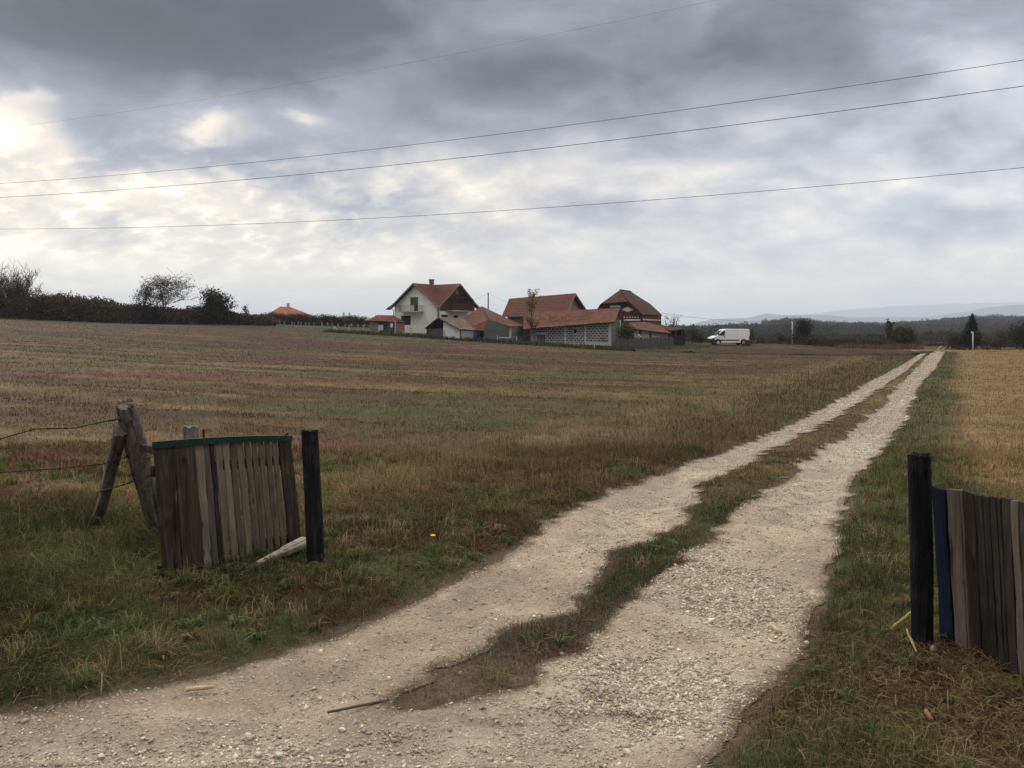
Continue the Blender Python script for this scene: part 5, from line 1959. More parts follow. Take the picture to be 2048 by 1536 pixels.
def vside(mb, pts, out=.012, th=.02, side=1):
    P = []
    for s, z in pts:
        tum = 1.0 - .07 * max(0, (z - 1.1) / 1.1)
        P.append(vp(s * .965, side * (tum + out), .32 + (z - .32) * .965))
    mb.slab(P, th, lat * side)


for side in (1, -1):
    mb = MB(); vside(mb, [(1.86, 1.36), (1.78, 1.48), (1.22, 1.98), (.85, 2.02), (.80, 1.95), (.92, 1.40), (1.05, 1.34)], .012, .02, side); mb.build('side_window', M_PANE, van)
    mb = MB(); vside(mb, [(1.45, .62), (-1.25, .62), (-1.25, .78), (1.45, .78)], .02, .03, side); mb.build('side_moulding', M_VBLACK, van)
    mb = MB(); vside(mb, [(.98, 1.05), (.86, 1.05), (.86, 1.30), (.98, 1.30)], .02, .03, side); mb.build('door_handle', M_VBLACK, van)
    mb = MB(); vside(mb, [(.70, .5), (.685, .5), (.685, 2.1), (.70, 2.1)], .004, .01, side); vside(mb, [(-1.0, .8), (-1.015, .8), (-1.015, 2.1), (-1.0, 2.1)], .004, .01, side); mb.build('door_seam', M_GUTTER, van)
    mb = MB(); mb.box(vp(1.72, side * 1.02, 1.42), fwd * .14, lat * side * .22, A([0, 0, .34])); mb.build('mirror', M_VBLACK, van, bevel=.03)
    mb = MB(); vside(mb, [(2.78, .36), (2.78, .95), (2.4, .92), (2.28, .7), (2.2, .4)], .015, .05, side); mb.build('bumper_corner', M_VBLACK, van)
    mb = MB(); vside(mb, [(-2.84, .38), (-2.84, .70), (-2.3, .70), (-1.6, .74), (-1.45, .38)], .015, .05, side); mb.build('rear_skirt', M_VBLACK, van)
    mb = MB(); vside(mb, [(-2.86, .78), (-2.86, 1.30), (-2.70, 1.30), (-2.66, .78)], .02, .05, side); mb.build('tail_light', M_LAMP_R, van)
    mb = MB(); vside(mb, [(2.66, 1.0), (2.2, 1.22), (2.05, 1.14), (2.45, .92)], .02, .05, side); mb.build('headlight', M_LAMP_W, van)
    for s in (1.78, -1.85):
        c_ = vp(s, side * .86, .36)
        mb = MB(); mb.tube([c_ - lat * side * .13, c_ - lat * side * .10, c_ + lat * side * .14, c_ + lat * side * .16], [.34, .38, .38, .33], 22)
        wv = thing('wheel', (0, 0, 0), None, None); bpy.data.objects.remove(wv)
        tyre = mb.build('wheel', M_TYRE, van, smooth=True)
        mb = MB(); mb.tube([c_ + lat * side * .11, c_ + lat * side * .175, c_ + lat * side * .18], [.25, .24, .1], 18); mb.build('rim', M_RIM, tyre)
        mb = MB()
        arc = [(s + .47 * math.cos(q), .40 + .46 * math.sin(q)) for q in np.linspace(0, math.pi, 12)]
        for (s0, z0), (s1, z1) in zip(arc[:-1], arc[1:]):
            mb.slab([vp(s0, side * 1.0, z0), vp(s1, side * 1.0, z1), vp(s1 - (s1 - s) * .16, side * 1.0, z1 - (z1 - .4) * .16), vp(s0 - (s0 - s) * .16, side * 1.0, z0 - (z0 - .4) * .16)], .03, lat * side)
        inner = [vp(s + .40 * math.cos(q), side * 1.004, .40 + .40 * math.sin(q)) for q in np.linspace(0, math.pi, 12)]
        mb.slab(inner, .01, lat * side)
        mb.build('wheel_arch', M_VBLACK, van)
mb = MB(); mb.slab([vp(1.92, -.82, 1.36), vp(1.92, .82, 1.36), vp(1.20, .76, 2.0), vp(1.20, -.76, 2.0)], .02, fwd + A([0, 0, 1.0])); 
mb = MB(); mb.slab([vp(1.99, -.80, 1.34), vp(1.99, .80, 1.34), vp(1.22, .74, 2.02), vp(1.22, -.74, 2.02)], .05); mb.build('windscreen', M_PANE, van)
mb = MB(); mb.box(vp(2.60, -.92, .38), fwd * .16, lat * 1.84, A([0, 0, .5])); mb.build('front_bumper', M_VBLACK, van, bevel=.05)
mb = MB(); mb.box(vp(-2.88, -.95, .36), fwd * .14, lat * 1.9, A([0, 0, .28])); mb.build('rear_bumper', M_VBLACK, van, bevel=.04)
mb = MB(); mb.box(vp(-2.785, -.015, .7), fwd * .03, lat * .03, A([0, 0, 1.4])); mb.build('rear_door_seam', M_GUTTER, van)

# rubbish heap by the van
mb = MB()
for q in range(9):
    c_ = A(Q(1497 + random.uniform(-4, 6), 692, 110.5 + random.uniform(-.4, .4))); c_[2] = gz1(c_[0], c_[1])
    a_ = random.uniform(0, 6.28)
    mb.bar(c_ + A([-.5 * math.cos(a_), -.4 * math.sin(a_), .05 + .06 * q]), c_ + A([.5 * math.cos(a_), .4 * math.sin(a_), .08 + .055 * q]), .12, .09)
tag(mb.build('timber_heap', M_DARKTIM, None, Q(1498, 692, 110.5)), 'low dark heap of timber offcuts behind the van', 'timber heap')

# ---- utility poles and wires
M_POLE = mat_noise('concrete_pole', (.42, .41, .39), (.52, .51, .49), 2)
M_POLEW = mat_noise('weathered_pole', (.10, .088, .078), (.16, .145, .13), 2, stretch=(1, 1, .2))
M_CABLE2, _N = new_mat('pale_cable'); finish(_N, (.16, .165, .175), .6)
M_CABLE, _N = new_mat('power_cable'); finish(_N, (.035, .037, .042), .6)


def pole(px, foot, head, Y, w, mat, label, arm=False):
    b_ = A(Q(px, foot, Y)); t_ = A(Q(px, head, Y))
    b_[2] = min(b_[2], gz1(b_[0], b_[1])) - .2
    p0 = thing('utility_pole', tuple(b_), label, 'utility pole', 'utility poles around the farm')
    mb = MB(); mb.tube([b_, t_], [w * .62, w * .42], 8); mb.build('mast', mat, p0, smooth=True)
    if arm:
        mb = MB(); mb.bar(t_ + A([-.5, 0, -.25]), t_ + A([.5, 0, -.25]), .09, .09)
        mb.build('crossarm', mat, p0)
        for e in (-.42, 0, .42):
            mb = MB(); mb.tube([t_ + A([e, 0, -.2 if e else 0]), t_ + A([e, 0, -.02 if e else .16])], [.05, .035], 6); mb.build('insulator', M_CLOTHW, p0)
    else:
        mb = MB(); mb.tube([t_ + A([-.14, 0, -.15]), t_ + A([-.14, 0, .05])], [.05, .035], 6); mb.build('insulator', M_CLOTHW, p0)
    return t_


t1p = pole(976.5, 650, 585.5, 138, .26, M_POLEW, 'grey utility pole rising between the orange roof and the pink house')
t2p = pole(1584.8, 689, 643, 128, .19, M_POLE, 'thin pale utility pole beside the round dark tree')
t3p = pole(1945.8, 699, 663.5, 92, .14, M_POLE, 'short white concrete pole in front of the dark spruce')


def cable(pts, r, label, group, sag=0.0):
    P = [A(p) for p in pts]
    mb = MB()
    fine = []
    for a_, b_ in zip(P[:-1], P[1:]):
        for s in np.linspace(0, 1, 24)[:-1]:
            p = a_ + (b_ - a_) * s
            p[2] -= sag * 4 * s * (1 - s)
            fine.append(p)
    fine.append(P[-1])
    mb.tube(fine, r, 5, True)
    return tag(mb.build('power_cable', M_CABLE, None, tuple(P[0]), True), label, 'cable', group)


GW = 'wires strung from the farm poles'
cable([t1p, Q(938, 601, 127)], .016, 'thin wire from the grey pole down to the white house', GW, .25)
cable([t1p, Q(1019, 604, 125)], .016, 'thin wire from the grey pole across to the pink house', GW, .2)
cable([Q(1325, 626, 124), t2p], .018, 'long thin wire from the brick house to the pale pole by the tree', GW, .5)


def quad3(p0, p1, p2):
    """smooth sagging span through three points, drawn past both ends"""
    p0, p1, p2 = A(p0), A(p1), A(p2)
    out = []
    for s in np.linspace(-.55, 1.55, 60):
        out.append(p0 * (1 - s) * (1 - 2 * s) + p1 * 4 * s * (1 - s) + p2 * s * (2 * s - 1))
    return out


def span(l, m_, r, rad, label, mat=None):
    """l, m_, r = (px, row); distances chosen so that the cable hangs in a straight plan line"""
    (pl, Yl), (pr_, Yr) = l, r
    a_, b_ = A(Q(pl[0], pl[1], Yl)), A(Q(pr_[0], pr_[1], Yr))
    k = (m_[0] - 1024) / FPX
    d = ray(*m_)
    rr = d[0] / d[1]
    t = (rr * a_[1] - a_[0]) / ((b_[0] - a_[0]) - rr * (b_[1] - a_[1]))
    y = a_[1] + t * (b_[1] - a_[1])
    m3 = A(Q(m_[0], m_[1], y))
    # parabola in height over the plan line
    z = np.polyfit([0, t, 1], [a_[2], m3[2], b_[2]], 2)
    P = [a_[0:2].tolist() + [0] for _ in range(0)]
    for s in np.linspace(-.5, 1.5, 70):
        xy = a_ + (b_ - a_) * s
        P.append((xy[0], xy[1], float(np.polyval(z, s))))
    mb = MB(); mb.tube(P, rad, 5)
    return tag(mb.build('power_cable', mat or M_CABLE, None, tuple(P[0]), True), label, 'cable', 'overhead power cables crossing the sky')


span(((60, 250), 33), (800, 129), ((1400, 7), 21), .0026, 'topmost and faintest overhead cable, leaving at the top of the sky', M_CABLE2)
span(((0, 367), 36), (1024, 265), ((2048, 120), 20), .0072, 'second overhead cable from the top, upper of the close pair')
span(((0, 395), 36), (1024, 304), ((2048, 172), 20), .0085, 'third overhead cable from the top, lower of the close pair')
span(((20, 458), 46), (1024, 420), ((2048, 335), 28), .0095, 'lowest overhead cable, just above the farm roofs')

# ------------------------------------------------------------------ trees and shrubs
M_BARK = mat_noise('grey_brown_bark', (.030, .024, .020), (.070, .058, .048), 8, .95, stretch=(1, 1, .2))
M_LIME = mat_noise('limewashed_bark', (.45, .44, .42), (.62, .61, .59), 6, .95)
BAR = np.array([.040, .032, .027])


def tubes_np(segs, sides=4):
    """segs: list of (p, q, rp, rq) -> verts, quads"""
    P = np.array([s[0] for s in segs]); Q_ = np.array([s[1] for s in segs])
    rp = np.array([s[2] for s in segs]); rq = np.array([s[3] for s in segs])
    ax = Q_ - P
    ax /= np.maximum(np.linalg.norm(ax, axis=1, keepdims=True), 1e-9)
    ref = np.where(np.abs(ax[:, 2:3]) > .9, np.array([[1., 0, 0]]), np.array([[0, 0, 1.]]))
    a = np.cross(ax, ref); a /= np.linalg.norm(a, axis=1, keepdims=True)
    b = np.cross(ax, a)
    V = []
    for s in range(sides):
        an = 2 * math.pi * s / sides
        d = a * math.cos(an) + b * math.sin(an)
        V.append(P + d * rp[:, None]); V.append(Q_ + d * rq[:, None])
    V = np.stack(V, 1)           # N, 2*sides, 3
    n = len(segs)
    base = np.arange(n)[:, None] * (2 * sides)
    F = []
    for s in range(sides):
        s2 = (s + 1) % sides
        F.append(np.concatenate([base + 2 * s, base + 2 * s2, base + 2 * s2 + 1, base + 2 * s + 1], 1))
    return V.reshape(-1, 3), np.concatenate(F, 0)


def leaf_quads(C, size, cols, rng, flat=0.0):
    """C Nx3 centres -> quads with random facing"""
    n = len(C)
    u = rng.normal(size=(n, 3)); u[:, 2] *= (1 - flat)
    u /= np.linalg.norm(u, axis=1, keepdims=True)
    w = rng.normal(size=(n, 3))
    v = np.cross(u, w); v /= np.maximum(np.linalg.norm(v, axis=1, keepdims=True), 1e-6)
    s = size * rng.uniform(.6, 1.3, n)[:, None]
    V = np.stack([C - u * s * .5, C + v * s * .28, C + u * s * .5, C - v * s * .28], 1).reshape(-1, 3)
    F = np.arange(4 * n).reshape(n, 4)
    return V, F, np.repeat(cols, 4, 0)


def grow(rng, base, d, length, r, level, maxl, segs, tips, kids, spread, up=.15, wig=.25, cf=.61):
    n = 4
    p = base.copy(); dd = d.copy()
    pts = [p.copy()]
    for k in range(n):
        dd = dd + rng.normal(size=3) * wig * .5 + np.array([0, 0, up])
        dd /= np.linalg.norm(dd)
        q = p + dd * length / n
        r0, r1 = r * (1 - .75 * k / n), r * (1 - .75 * (k + 1) / n)
        segs.append((p.copy(), q.copy(), r0, r1))
        p = q
        pts.append(p.copy())
    if level >= maxl:
        tips.append(p); tips.append(pts[2])
        return
    m = kids[min(level, len(kids) - 1)]
    for k in range(m):
        s = rng.uniform(.25 if level else .30, 1.0)
        i = min(int(s * n), n - 1)
        pp = pts[i] + (pts[i + 1] - pts[i]) * (s * n - i)
        az = rng.uniform(0, 2 * math.pi)
        side = np.array([math.cos(az), math.sin(az), rng.uniform(-.1, .5)])
        nd = dd * (1 - spread) + side * spread
        nd /= np.linalg.norm(nd)
        grow(rng, pp, nd, length * cf * rng.uniform(.82, 1.18), r * (1 - .7 * s) * .6 + .006, level + 1, maxl, segs, tips, kids, spread, up, wig, cf)
    tips.append(p)


def tree(name, label, px, foot, Y, height, cat='tree', seed=1, kids=(9, 5, 4), maxl=3, spread=.6, trunk=.42, r=.16, leaves=0, lsize=.3, lcol=None, lsp=.4, group=None, stems=1, lean=.05, twig_r=None, up=.12, leafz=None, cf=.61, wx=1.0):
    rng = np.random.default_rng(seed)
    b = np.array(Q(px, foot, Y)); b[2] = gz1(b[0], b[1]) - .1
    t = thing(name, tuple(b), label, cat, group)
    segs, tips = [], []
    for s in range(stems):
        d = np.array([rng.normal() * lean * (1 + 3 * (stems > 1)), rng.normal() * lean * (1 + 3 * (stems > 1)), 1.0]); d /= np.linalg.norm(d)
        bb = b + np.array([rng.normal() * .3 * (stems > 1), rng.normal() * .3 * (stems > 1), 0])
        grow(rng, bb, d, height * trunk * rng.uniform(.85, 1.1), r, 0, maxl, segs, tips, kids, spread, up, cf=cf)
    # scale heights so that the top meets the wanted height
    top = max(s[1][2] for s in segs) - b[2]
    k = height / top
    segs = [(b + (s[0] - b) * [wx, wx, k], b + (s[1] - b) * [wx, wx, k], s[2], s[3]) for s in segs]
    tips = np.array([b + (q - b) * [wx, wx, k] for q in tips])
    if twig_r: segs = [(s[0], s[1], max(s[2], twig_r), max(s[3], twig_r)) for s in segs]
    V, F = tubes_np(segs, 4)
    np_mesh('trunk', V, F, M_BARK, t)
    if leaves:
        C = tips[rng.integers(0, len(tips), leaves)] + rng.normal(size=(leaves, 3)) * lsp * height * .1
        if leafz: C = C[(C[:, 2] - b[2]) < leafz * height]
        C[:, 2] = np.maximum(C[:, 2], b[2] + .2)
        lc = np.asarray(lcol)
        pick = lc[rng.integers(0, len(lc), len(C))] * rng.uniform(.6, 1.35, (len(C), 1))
        V, F, cc = leaf_quads(C, lsize, pick, rng)
        np_mesh('crown', V, F, M_LEAF, t, cols=cc)
    return t


DK = [(.028, .026, .016), (.042, .034, .020), (.034, .024, .017)]
RB = [(.115, .056, .040), (.070, .048, .034), (.058, .050, .029), (.095, .070, .038)]
GR = [(.040, .055, .020), (.055, .065, .025), (.030, .042, .018)]
YG = [(.13, .125, .035), (.10, .09, .03), (.16, .13, .04), (.075, .06, .025)]
LG = 'trees along the left hedgerow'
tree('bare_tree', 'tallest bare tree at the left end of the hedgerow with thin upright limbs', 32, 640, 134, 10.0, seed=3, kids=(9, 6, 5), spread=.55, stems=3, lean=.1, twig_r=.02, leaves=160, lsize=.3, lcol=DK, group=LG, up=.22, wx=1.25)
tree('bare_tree', 'bare tree cut by the left edge of the picture', -4, 640, 136, 8.6, seed=4, kids=(9, 6, 5), spread=.6, stems=3, lean=.1, twig_r=.02, leaves=160, lsize=.3, lcol=DK, group=LG, up=.2)
tree('bare_tree', 'lower bushy bare tree leaning right beside the tallest bare tree', 66, 640, 133, 7.0, seed=8, kids=(10, 6, 5), spread=.7, stems=3, twig_r=.020, leaves=420, lsize=.3, lcol=RB, group=LG, lean=.12, wx=1.2)
tree('bare_tree', 'wide round half bare tree standing above the middle of the hedgerow', 334, 641, 132, 9.0, seed=12, kids=(14, 7, 5), spread=.78, trunk=.62, twig_r=.017, leaves=2800, lsize=.22, lcol=DK, lsp=.6, group=LG, up=.08, leafz=.9, wx=1.25)
tree('bare_tree', 'small sparse tree just left of the wide round tree', 285, 640, 133, 7.0, seed=14, kids=(9, 5, 4), spread=.6, twig_r=.018, leaves=500, lsize=.28, lcol=DK, group=LG)
tree('leafy_tree', 'dense dark leafy tree at the right end of the hedgerow', 440, 643, 130, 5.6, seed=21, kids=(12, 6, 4), spread=.75, trunk=.4, twig_r=.02, leaves=3800, lsize=.34, lcol=DK + GR[:1], lsp=.8, group=LG, up=.05, wx=1.5)
tree('sapling', 'thin sapling rising out of the hedgerow between the two groups of trees', 128, 640, 132, 5.0, seed=31, kids=(6, 4), maxl=2, spread=.5, r=.07, twig_r=.018, leaves=90, lsize=.3, lcol=DK, group=LG)
tree('sapling', 'second thin sapling in the hedgerow, just right of the first', 160, 640, 132, 4.6, seed=32, kids=(6, 4), maxl=2, spread=.5, r=.07, twig_r=.018, leaves=70, lsize=.3, lcol=DK, group=LG)
tree('sapling', 'small sapling right of the dark leafy tree', 488, 644, 131, 3.3, seed=33, kids=(6, 4), maxl=2, spread=.5, r=.07, twig_r=.018, leaves=130, lsize=.28, lcol=DK, group=LG)


def hedge(name, label, line, thick, n, size, cols, seed, cat, parent_kind=None, group=None):
    """line: (px, foot, Y, height)"""
    rng = np.random.default_rng(seed)
    L_ = np.array([list(Q(p[0], p[1], p[2])) + [p[3]] for p in line])
    seg = np.concatenate([[0], np.cumsum(np.linalg.norm(np.diff(L_[:, :2], axis=0), axis=1))])
    s = rng.uniform(0, seg[-1], n)
    x = np.interp(s, seg, L_[:, 0]); y = np.interp(s, seg, L_[:, 1]); h = np.interp(s, seg, L_[:, 3])
    h = h * (.62 + .72 * fbm(s * .30, s * 0, seed, 4, .65)) * (.92 + .2 * rng.random(n) ** 4)
    f = rng.random(n) ** .95
    dx_ = rng.normal(size=n) * thick * (.55 + .35 * np.sin(f * 3))
    dy_ = rng.normal(size=n) * thick
    X, Y_ = x + dx_ * .3, y + dy_
    z0 = hz(X, Y_)
    Z = z0 + h * f
    lc = np.asarray(cols)
    mixn = fbm(s * .22, s * 0 + 3, seed + 9, 3)
    idx = np.clip((mixn * len(lc) * 1.4 - .2 * len(lc) + rng.normal(size=n) * .8).astype(int), 0, len(lc) - 1)
    cc = lc[idx] * rng.uniform(.6, 1.4, (n, 1))
    V, F, c4 = leaf_quads(np.stack([X, Y_, Z], 1), size, cc, rng)
    base = tuple(L_[0, :3])
    o = thing(name, base, label, cat, group)
    np_mesh('foliage', V, F, M_LEAF, o, cols=c4)
    # stems
    segs = []
    for k in range(int(seg[-1] * 2.2)):
        q = rng.uniform(0, seg[-1])
        p = np.array([np.interp(q, seg, L_[:, 0]), np.interp(q, seg, L_[:, 1]) + rng.normal() * thick * .5, 0]); p[2] = gz1(p[0], p[1]) - .1
        hh = np.interp(q, seg, L_[:, 3]) * rng.uniform(.7, 1.25)
        m_ = p + np.array([rng.normal() * .25, rng.normal() * .25, hh * .5]); e = m_ + np.array([rng.normal() * .3, rng.normal() * .3, hh * .5])
        segs += [(p, m_, .05, .035), (m_, e, .035, .018)]
    V, F = tubes_np(segs, 3)
    np_mesh('stems', V, F, M_BARK, o)
    return o


hedge('hedgerow', 'long dark overgrown hedgerow along the far left edge of the field', [(-170, 639, 133, 3.6), (0, 639, 133, 3.7), (100, 640, 132, 3.5), (200, 640, 132, 3.5), (300, 641, 132, 3.0), (400, 643, 131, 2.7), (470, 645, 131, 1.9), (545, 648, 132, 1.1)], 1.2, 64000, .42, RB + DK, 5, 'hedge')
hedge('orchard_hedge', 'low dark green hedge behind the whitewashed orchard trunks', [(520, 647, 165, .8), (600, 648, 166, .8), (680, 650, 166, 1.5), (742, 652, 165, 1.6)], 1.2, 8000, .36, DK + GR, 6, 'hedge')


def copy_tree(o, parent=None):
    c = o.copy(); COL.objects.link(c)
    if parent is not None: c.parent = parent
    for ch in list(o.children): copy_tree(ch, c)
    return c


# orchard: small dark crowns over whitewashed trunks
rng = np.random.default_rng(77)
protos = []
for v in range(3):
    b = np.array([0., 0, 0]); t = thing('orchard_tree', (0, 0, 0), None, 'fruit tree', 'whitewashed orchard trees')
    mb = MB(); mb.tube([(0, 0, -.1), (.03, 0, .55), (.02, .02, 1.15)], [.15, .13, .12], 7); mb.build('trunk', M_LIME, t, smooth=True)
    segs, tips = [], []
    for q in range(7):
        az = q * .9 + rng.uniform(-.2, .2); d = np.array([math.cos(az), math.sin(az), .8]); d /= np.linalg.norm(d)
        grow(rng, np.array([.02, .02, 1.1]), d, 1.7, .06, 1, 2, segs, tips, (4, 4), .6, .1)
    V, F = tubes_np(segs, 4)
    np_mesh('limbs', V, F, M_BARK, t)
    tips = np.array(tips)
    C = tips[rng.integers(0, len(tips), 900)] + rng.normal(size=(900, 3)) * .42
    C[:, 2] = np.clip(C[:, 2], 1.15, 3.6)
    lc = np.array(DK + GR)
    V, F, cc = leaf_quads(C, .30, lc[rng.integers(0, len(lc), 900)] * rng.uniform(.6, 1.3, (900, 1)), rng)
    np_mesh('crown', V, F, M_LEAF, t, cols=cc)
    protos.append(t)
ocols = [534, 541, 560, 569, 584, 589, 597, 602, 611, 618, 628, 644, 655, 664, 676, 690, 703, 716, 729]
for i, px in enumerate(ocols):
    o = protos[i] if i < 3 else copy_tree(protos[i % 3])
    Y = 150 + (i * 37 % 11)
    b = Q(px, 651, Y)
    o.location = (b[0], b[1], gz1(b[0], b[1]))
    o.rotation_euler = (0, 0, i * 1.7)
    k = .80 + .05 * (i * 29 % 5)
    o.scale = (k, k, k * .64)
    o['label'] = 'small dark orchard tree with a whitewashed trunk in the row beyond the field'

# farm trees
tree('birch_tree', 'slender yellow green tree with a tufted tip in front of the pink house', 1060, 684, 103.5, 7.1, seed=41, kids=(34, 5, 3), maxl=2, spread=.55, cf=.20, trunk=.86, r=.10, twig_r=.010, leaves=1900, lsize=.18, lcol=[(.24, .20, .07), (.19, .155, .055), (.27, .26, .08), (.15, .11, .045)], lsp=.22, up=.10, lean=.02)
tree('garden_shrub', 'round green shrub in front of the lean-to, behind the picket fence', 1252, 694, 100.5, 3.0, 'shrub', seed=42, kids=(12, 6), maxl=2, spread=.75, trunk=.5, r=.06, leaves=1500, lsize=.24, lcol=[(.045, .06, .02), (.06, .075, .028), (.09, .10, .035), (.035, .045, .02)], lsp=1.1, up=.03)
tree('white_shrub', 'pale white leaved shrub beside the green garden shrub', 1272, 693, 100.5, 1.95, 'shrub', seed=43, kids=(9, 5), maxl=2, spread=.55, trunk=.5, r=.04, leaves=170, lsize=.19, lcol=[(.50, .49, .46), (.62, .60, .56), (.35, .33, .30)], lsp=.9)
tree('bare_shrub', 'bare twiggy tree top showing behind the open shed', 1342, 690, 121, 4.6, 'shrub', seed=44, kids=(8, 5), maxl=2, spread=.6, trunk=.6, r=.07, twig_r=.022, up=.1)
for i, (px, ft, Y, h, lab) in enumerate([(1384, 690, 116, 2.3, 'ragged bush just right of the dark open shed'), (1398, 690, 119, 1.5, 'low olive bush between the open shed and the van'), (1500, 690, 122, 2.0, 'dark bush directly behind the rear of the van'),
                                         (1560, 691, 128, 1.8, 'low dark bush left of the thin pale pole')]):
    tree('field_bush', lab, px, ft, Y, h, 'bush', seed=50 + i, kids=(10, 5), maxl=2, spread=.75, trunk=.5, r=.05, leaves=650, lsize=.22, lcol=[(.045, .045, .025), (.07, .06, .03), (.035, .032, .022)], lsp=1.2, up=.05)
tree('round_tree', 'dark round tree with pointed twigs on its own beside the pale pole', 1603, 691, 126, 3.9, seed=60, kids=(14, 6, 3), maxl=2, spread=.5, trunk=.7, r=.10, leaves=2600, lsize=.22, lcol=[(.014, .018, .010), (.020, .023, .012), (.013, .013, .010), (.034, .028, .018)], lsp=.75, up=.15)
tree('poplar_tree', 'narrow upright bare poplar standing in front of the wooded hill', 1782, 697, 124, 4.9, seed=61, kids=(26, 4), maxl=2, spread=.3, cf=.3, trunk=.8, r=.12, twig_r=.03, leaves=500, lsize=.35, lcol=[(.06, .045, .035), (.05, .04, .032)], lsp=.25, up=.25)
tree('autumn_tree', 'broad brownish green tree right of the narrow poplar', 1810, 697, 124, 3.3, seed=62, kids=(14, 6), maxl=2, spread=.8, trunk=.45, r=.14, leaves=2600, lsize=.40, lcol=[(.055, .05, .022), (.08, .065, .028), (.04, .042, .02)], lsp=1.3, up=.02)
tree('dark_tree', 'dark evergreen tree cut by the right edge of the picture', 2040, 699, 125, 4.6, seed=63, kids=(14, 6), maxl=2, spread=.5, trunk=.6, r=.12, leaves=2800, lsize=.28, lcol=[(.020, .028, .018), (.028, .032, .02), (.035, .032, .02)], lsp=1.0, up=.1)
tree('autumn_tree', 'yellowish brown half bare tree left of the dark evergreen at the right edge', 2000, 699, 132, 3.4, seed=64, kids=(12, 6), maxl=2, spread=.7, trunk=.5, r=.10, twig_r=.02, leaves=800, lsize=.26, lcol=[(.10, .075, .03), (.08, .055, .03), (.05, .045, .025)], lsp=1.2)
tree('bare_tree', 'bare grey tree with thin pale stems left of the dark spruce', 1903, 699, 122, 3.6, seed=65, kids=(9, 5, 3), maxl=3, spread=.5, stems=3, r=.08, twig_r=.022, leaves=350, lsize=.3, lcol=RB)

# dark spruce
rng = np.random.default_rng(88)
b = np.array(Q(1942, 700, 121)); b[2] = gz1(b[0], b[1]) - .2
zt = Q(1942, 628.5, 121)[2]
sp = thing('spruce_tree', tuple(b), 'dark pointed spruce standing behind the short white pole', 'spruce')
hgt = zt - b[2]
mb = MB(); mb.tube([b, b + np.array([0, 0, hgt * .98])], [.2, .03], 7); mb.build('trunk', M_BARK, sp)
C = []
for k in range(34):
    f = k / 33
    z = hgt * (.30 + .69 * f)
    rad = 1.75 * (1 - f) ** .8 + .10
    nb = int(9 + 12 * (1 - f))
    for q in range(nb):
        az = rng.uniform(0, 6.28); rr = rad * rng.uniform(.75, 1.12)
        m = int(14 * rr / 2) + 4
        s = rng.uniform(.1, 1, m)
        C.append(np.stack([b[0] + np.cos(az) * rr * s + rng.normal(size=m) * .07, b[1] + np.sin(az) * rr * s + rng.normal(size=m) * .07, b[2] + z - .28 * rr * s ** 1.5 + rng.normal(size=m) * .06], 1))
C = np.concatenate(C)
lc = np.array([(.010, .020, .014), (.016, .026, .018), (.012, .016, .012)])
V, F, cc = leaf_quads(C, .22, lc[rng.integers(0, 3, len(C))] * rng.uniform(.7, 1.3, (len(C), 1)), rng)
np_mesh('crown', V, F, M_LEAF, sp, cols=cc)

# ------------------------------------------------------------------ the wooded hill (one mass) and the thicket in front of it
def wood(name, label, N_, trange, yrange, hh, seed, cols, q=42, keepf=None, size=.8):
    rng = np.random.default_rng(seed)
    t = rng.uniform(*trange, N_)
    y = np.sqrt(rng.uniform(yrange[0] ** 2, yrange[1] ** 2, N_))
    x = t * y
    k = np.ones(N_, bool)
    if keepf is not None: k = keepf(t, y, rng)
    x, y = x[k], y[k]
    n = len(x)
    z = hz(x, y)
    H_ = hh[0] + (hh[1] - hh[0]) * np.clip(fbm(x * .03, y * .03, seed, 3) * 1.1 + rng.normal(size=n) * .18, 0, 1.3)
    W_ = H_ * rng.uniform(.38, .75, n)
    lc = np.asarray(cols)
    cc = lc[rng.integers(0, len(lc), n)] * rng.uniform(.65, 1.3, (n, 1))
    u = rng.normal(size=(n, q, 3)); u /= np.linalg.norm(u, axis=2, keepdims=True)
    u *= rng.uniform(.45, 1.05, (n, q, 1)) ** .6
    C = np.stack([x, y, z + H_ * .58], 1)[:, None] + u * np.stack([W_, W_, H_ * .45], 1)[:, None]
    V, F, c4 = leaf_quads(C.reshape(-1, 3), size, np.repeat(cc, q, 0) * rng.uniform(.75, 1.25, (n * q, 1)), rng)
    o = np_mesh(name, V, F, M_LEAF, cols=c4)
    return tag(o, label, None, None, 'stuff')


def keep_hill(t, y, rng):
    road = (np.abs(t - .52) < .03) & (y < 200)
    field = (t > .275) & (t < .318) & (y > 760) & (y < 1190)
    return ~(road | field)


wood('woods', 'blue grey autumn woods covering the far hill', 4200, (.17, .74), (560, 1270), (5.0, 11.5), 101, [(.030, .026, .020), (.040, .032, .023), (.024, .026, .018), (.036, .026, .021)], 80, keep_hill, 1.7)
wood('woods', 'nearer hillside woods low behind the van', 700, (.17, .40), (420, 1250), (5.0, 11.0), 102, [(.028, .028, .020), (.035, .03, .022)], 80, keep_hill, 1.7)


def keep_front(t, y, rng):
    return ~((np.abs(t - .524) < .013) & (y < 165)) & ~((t < .34) & (y < 150))


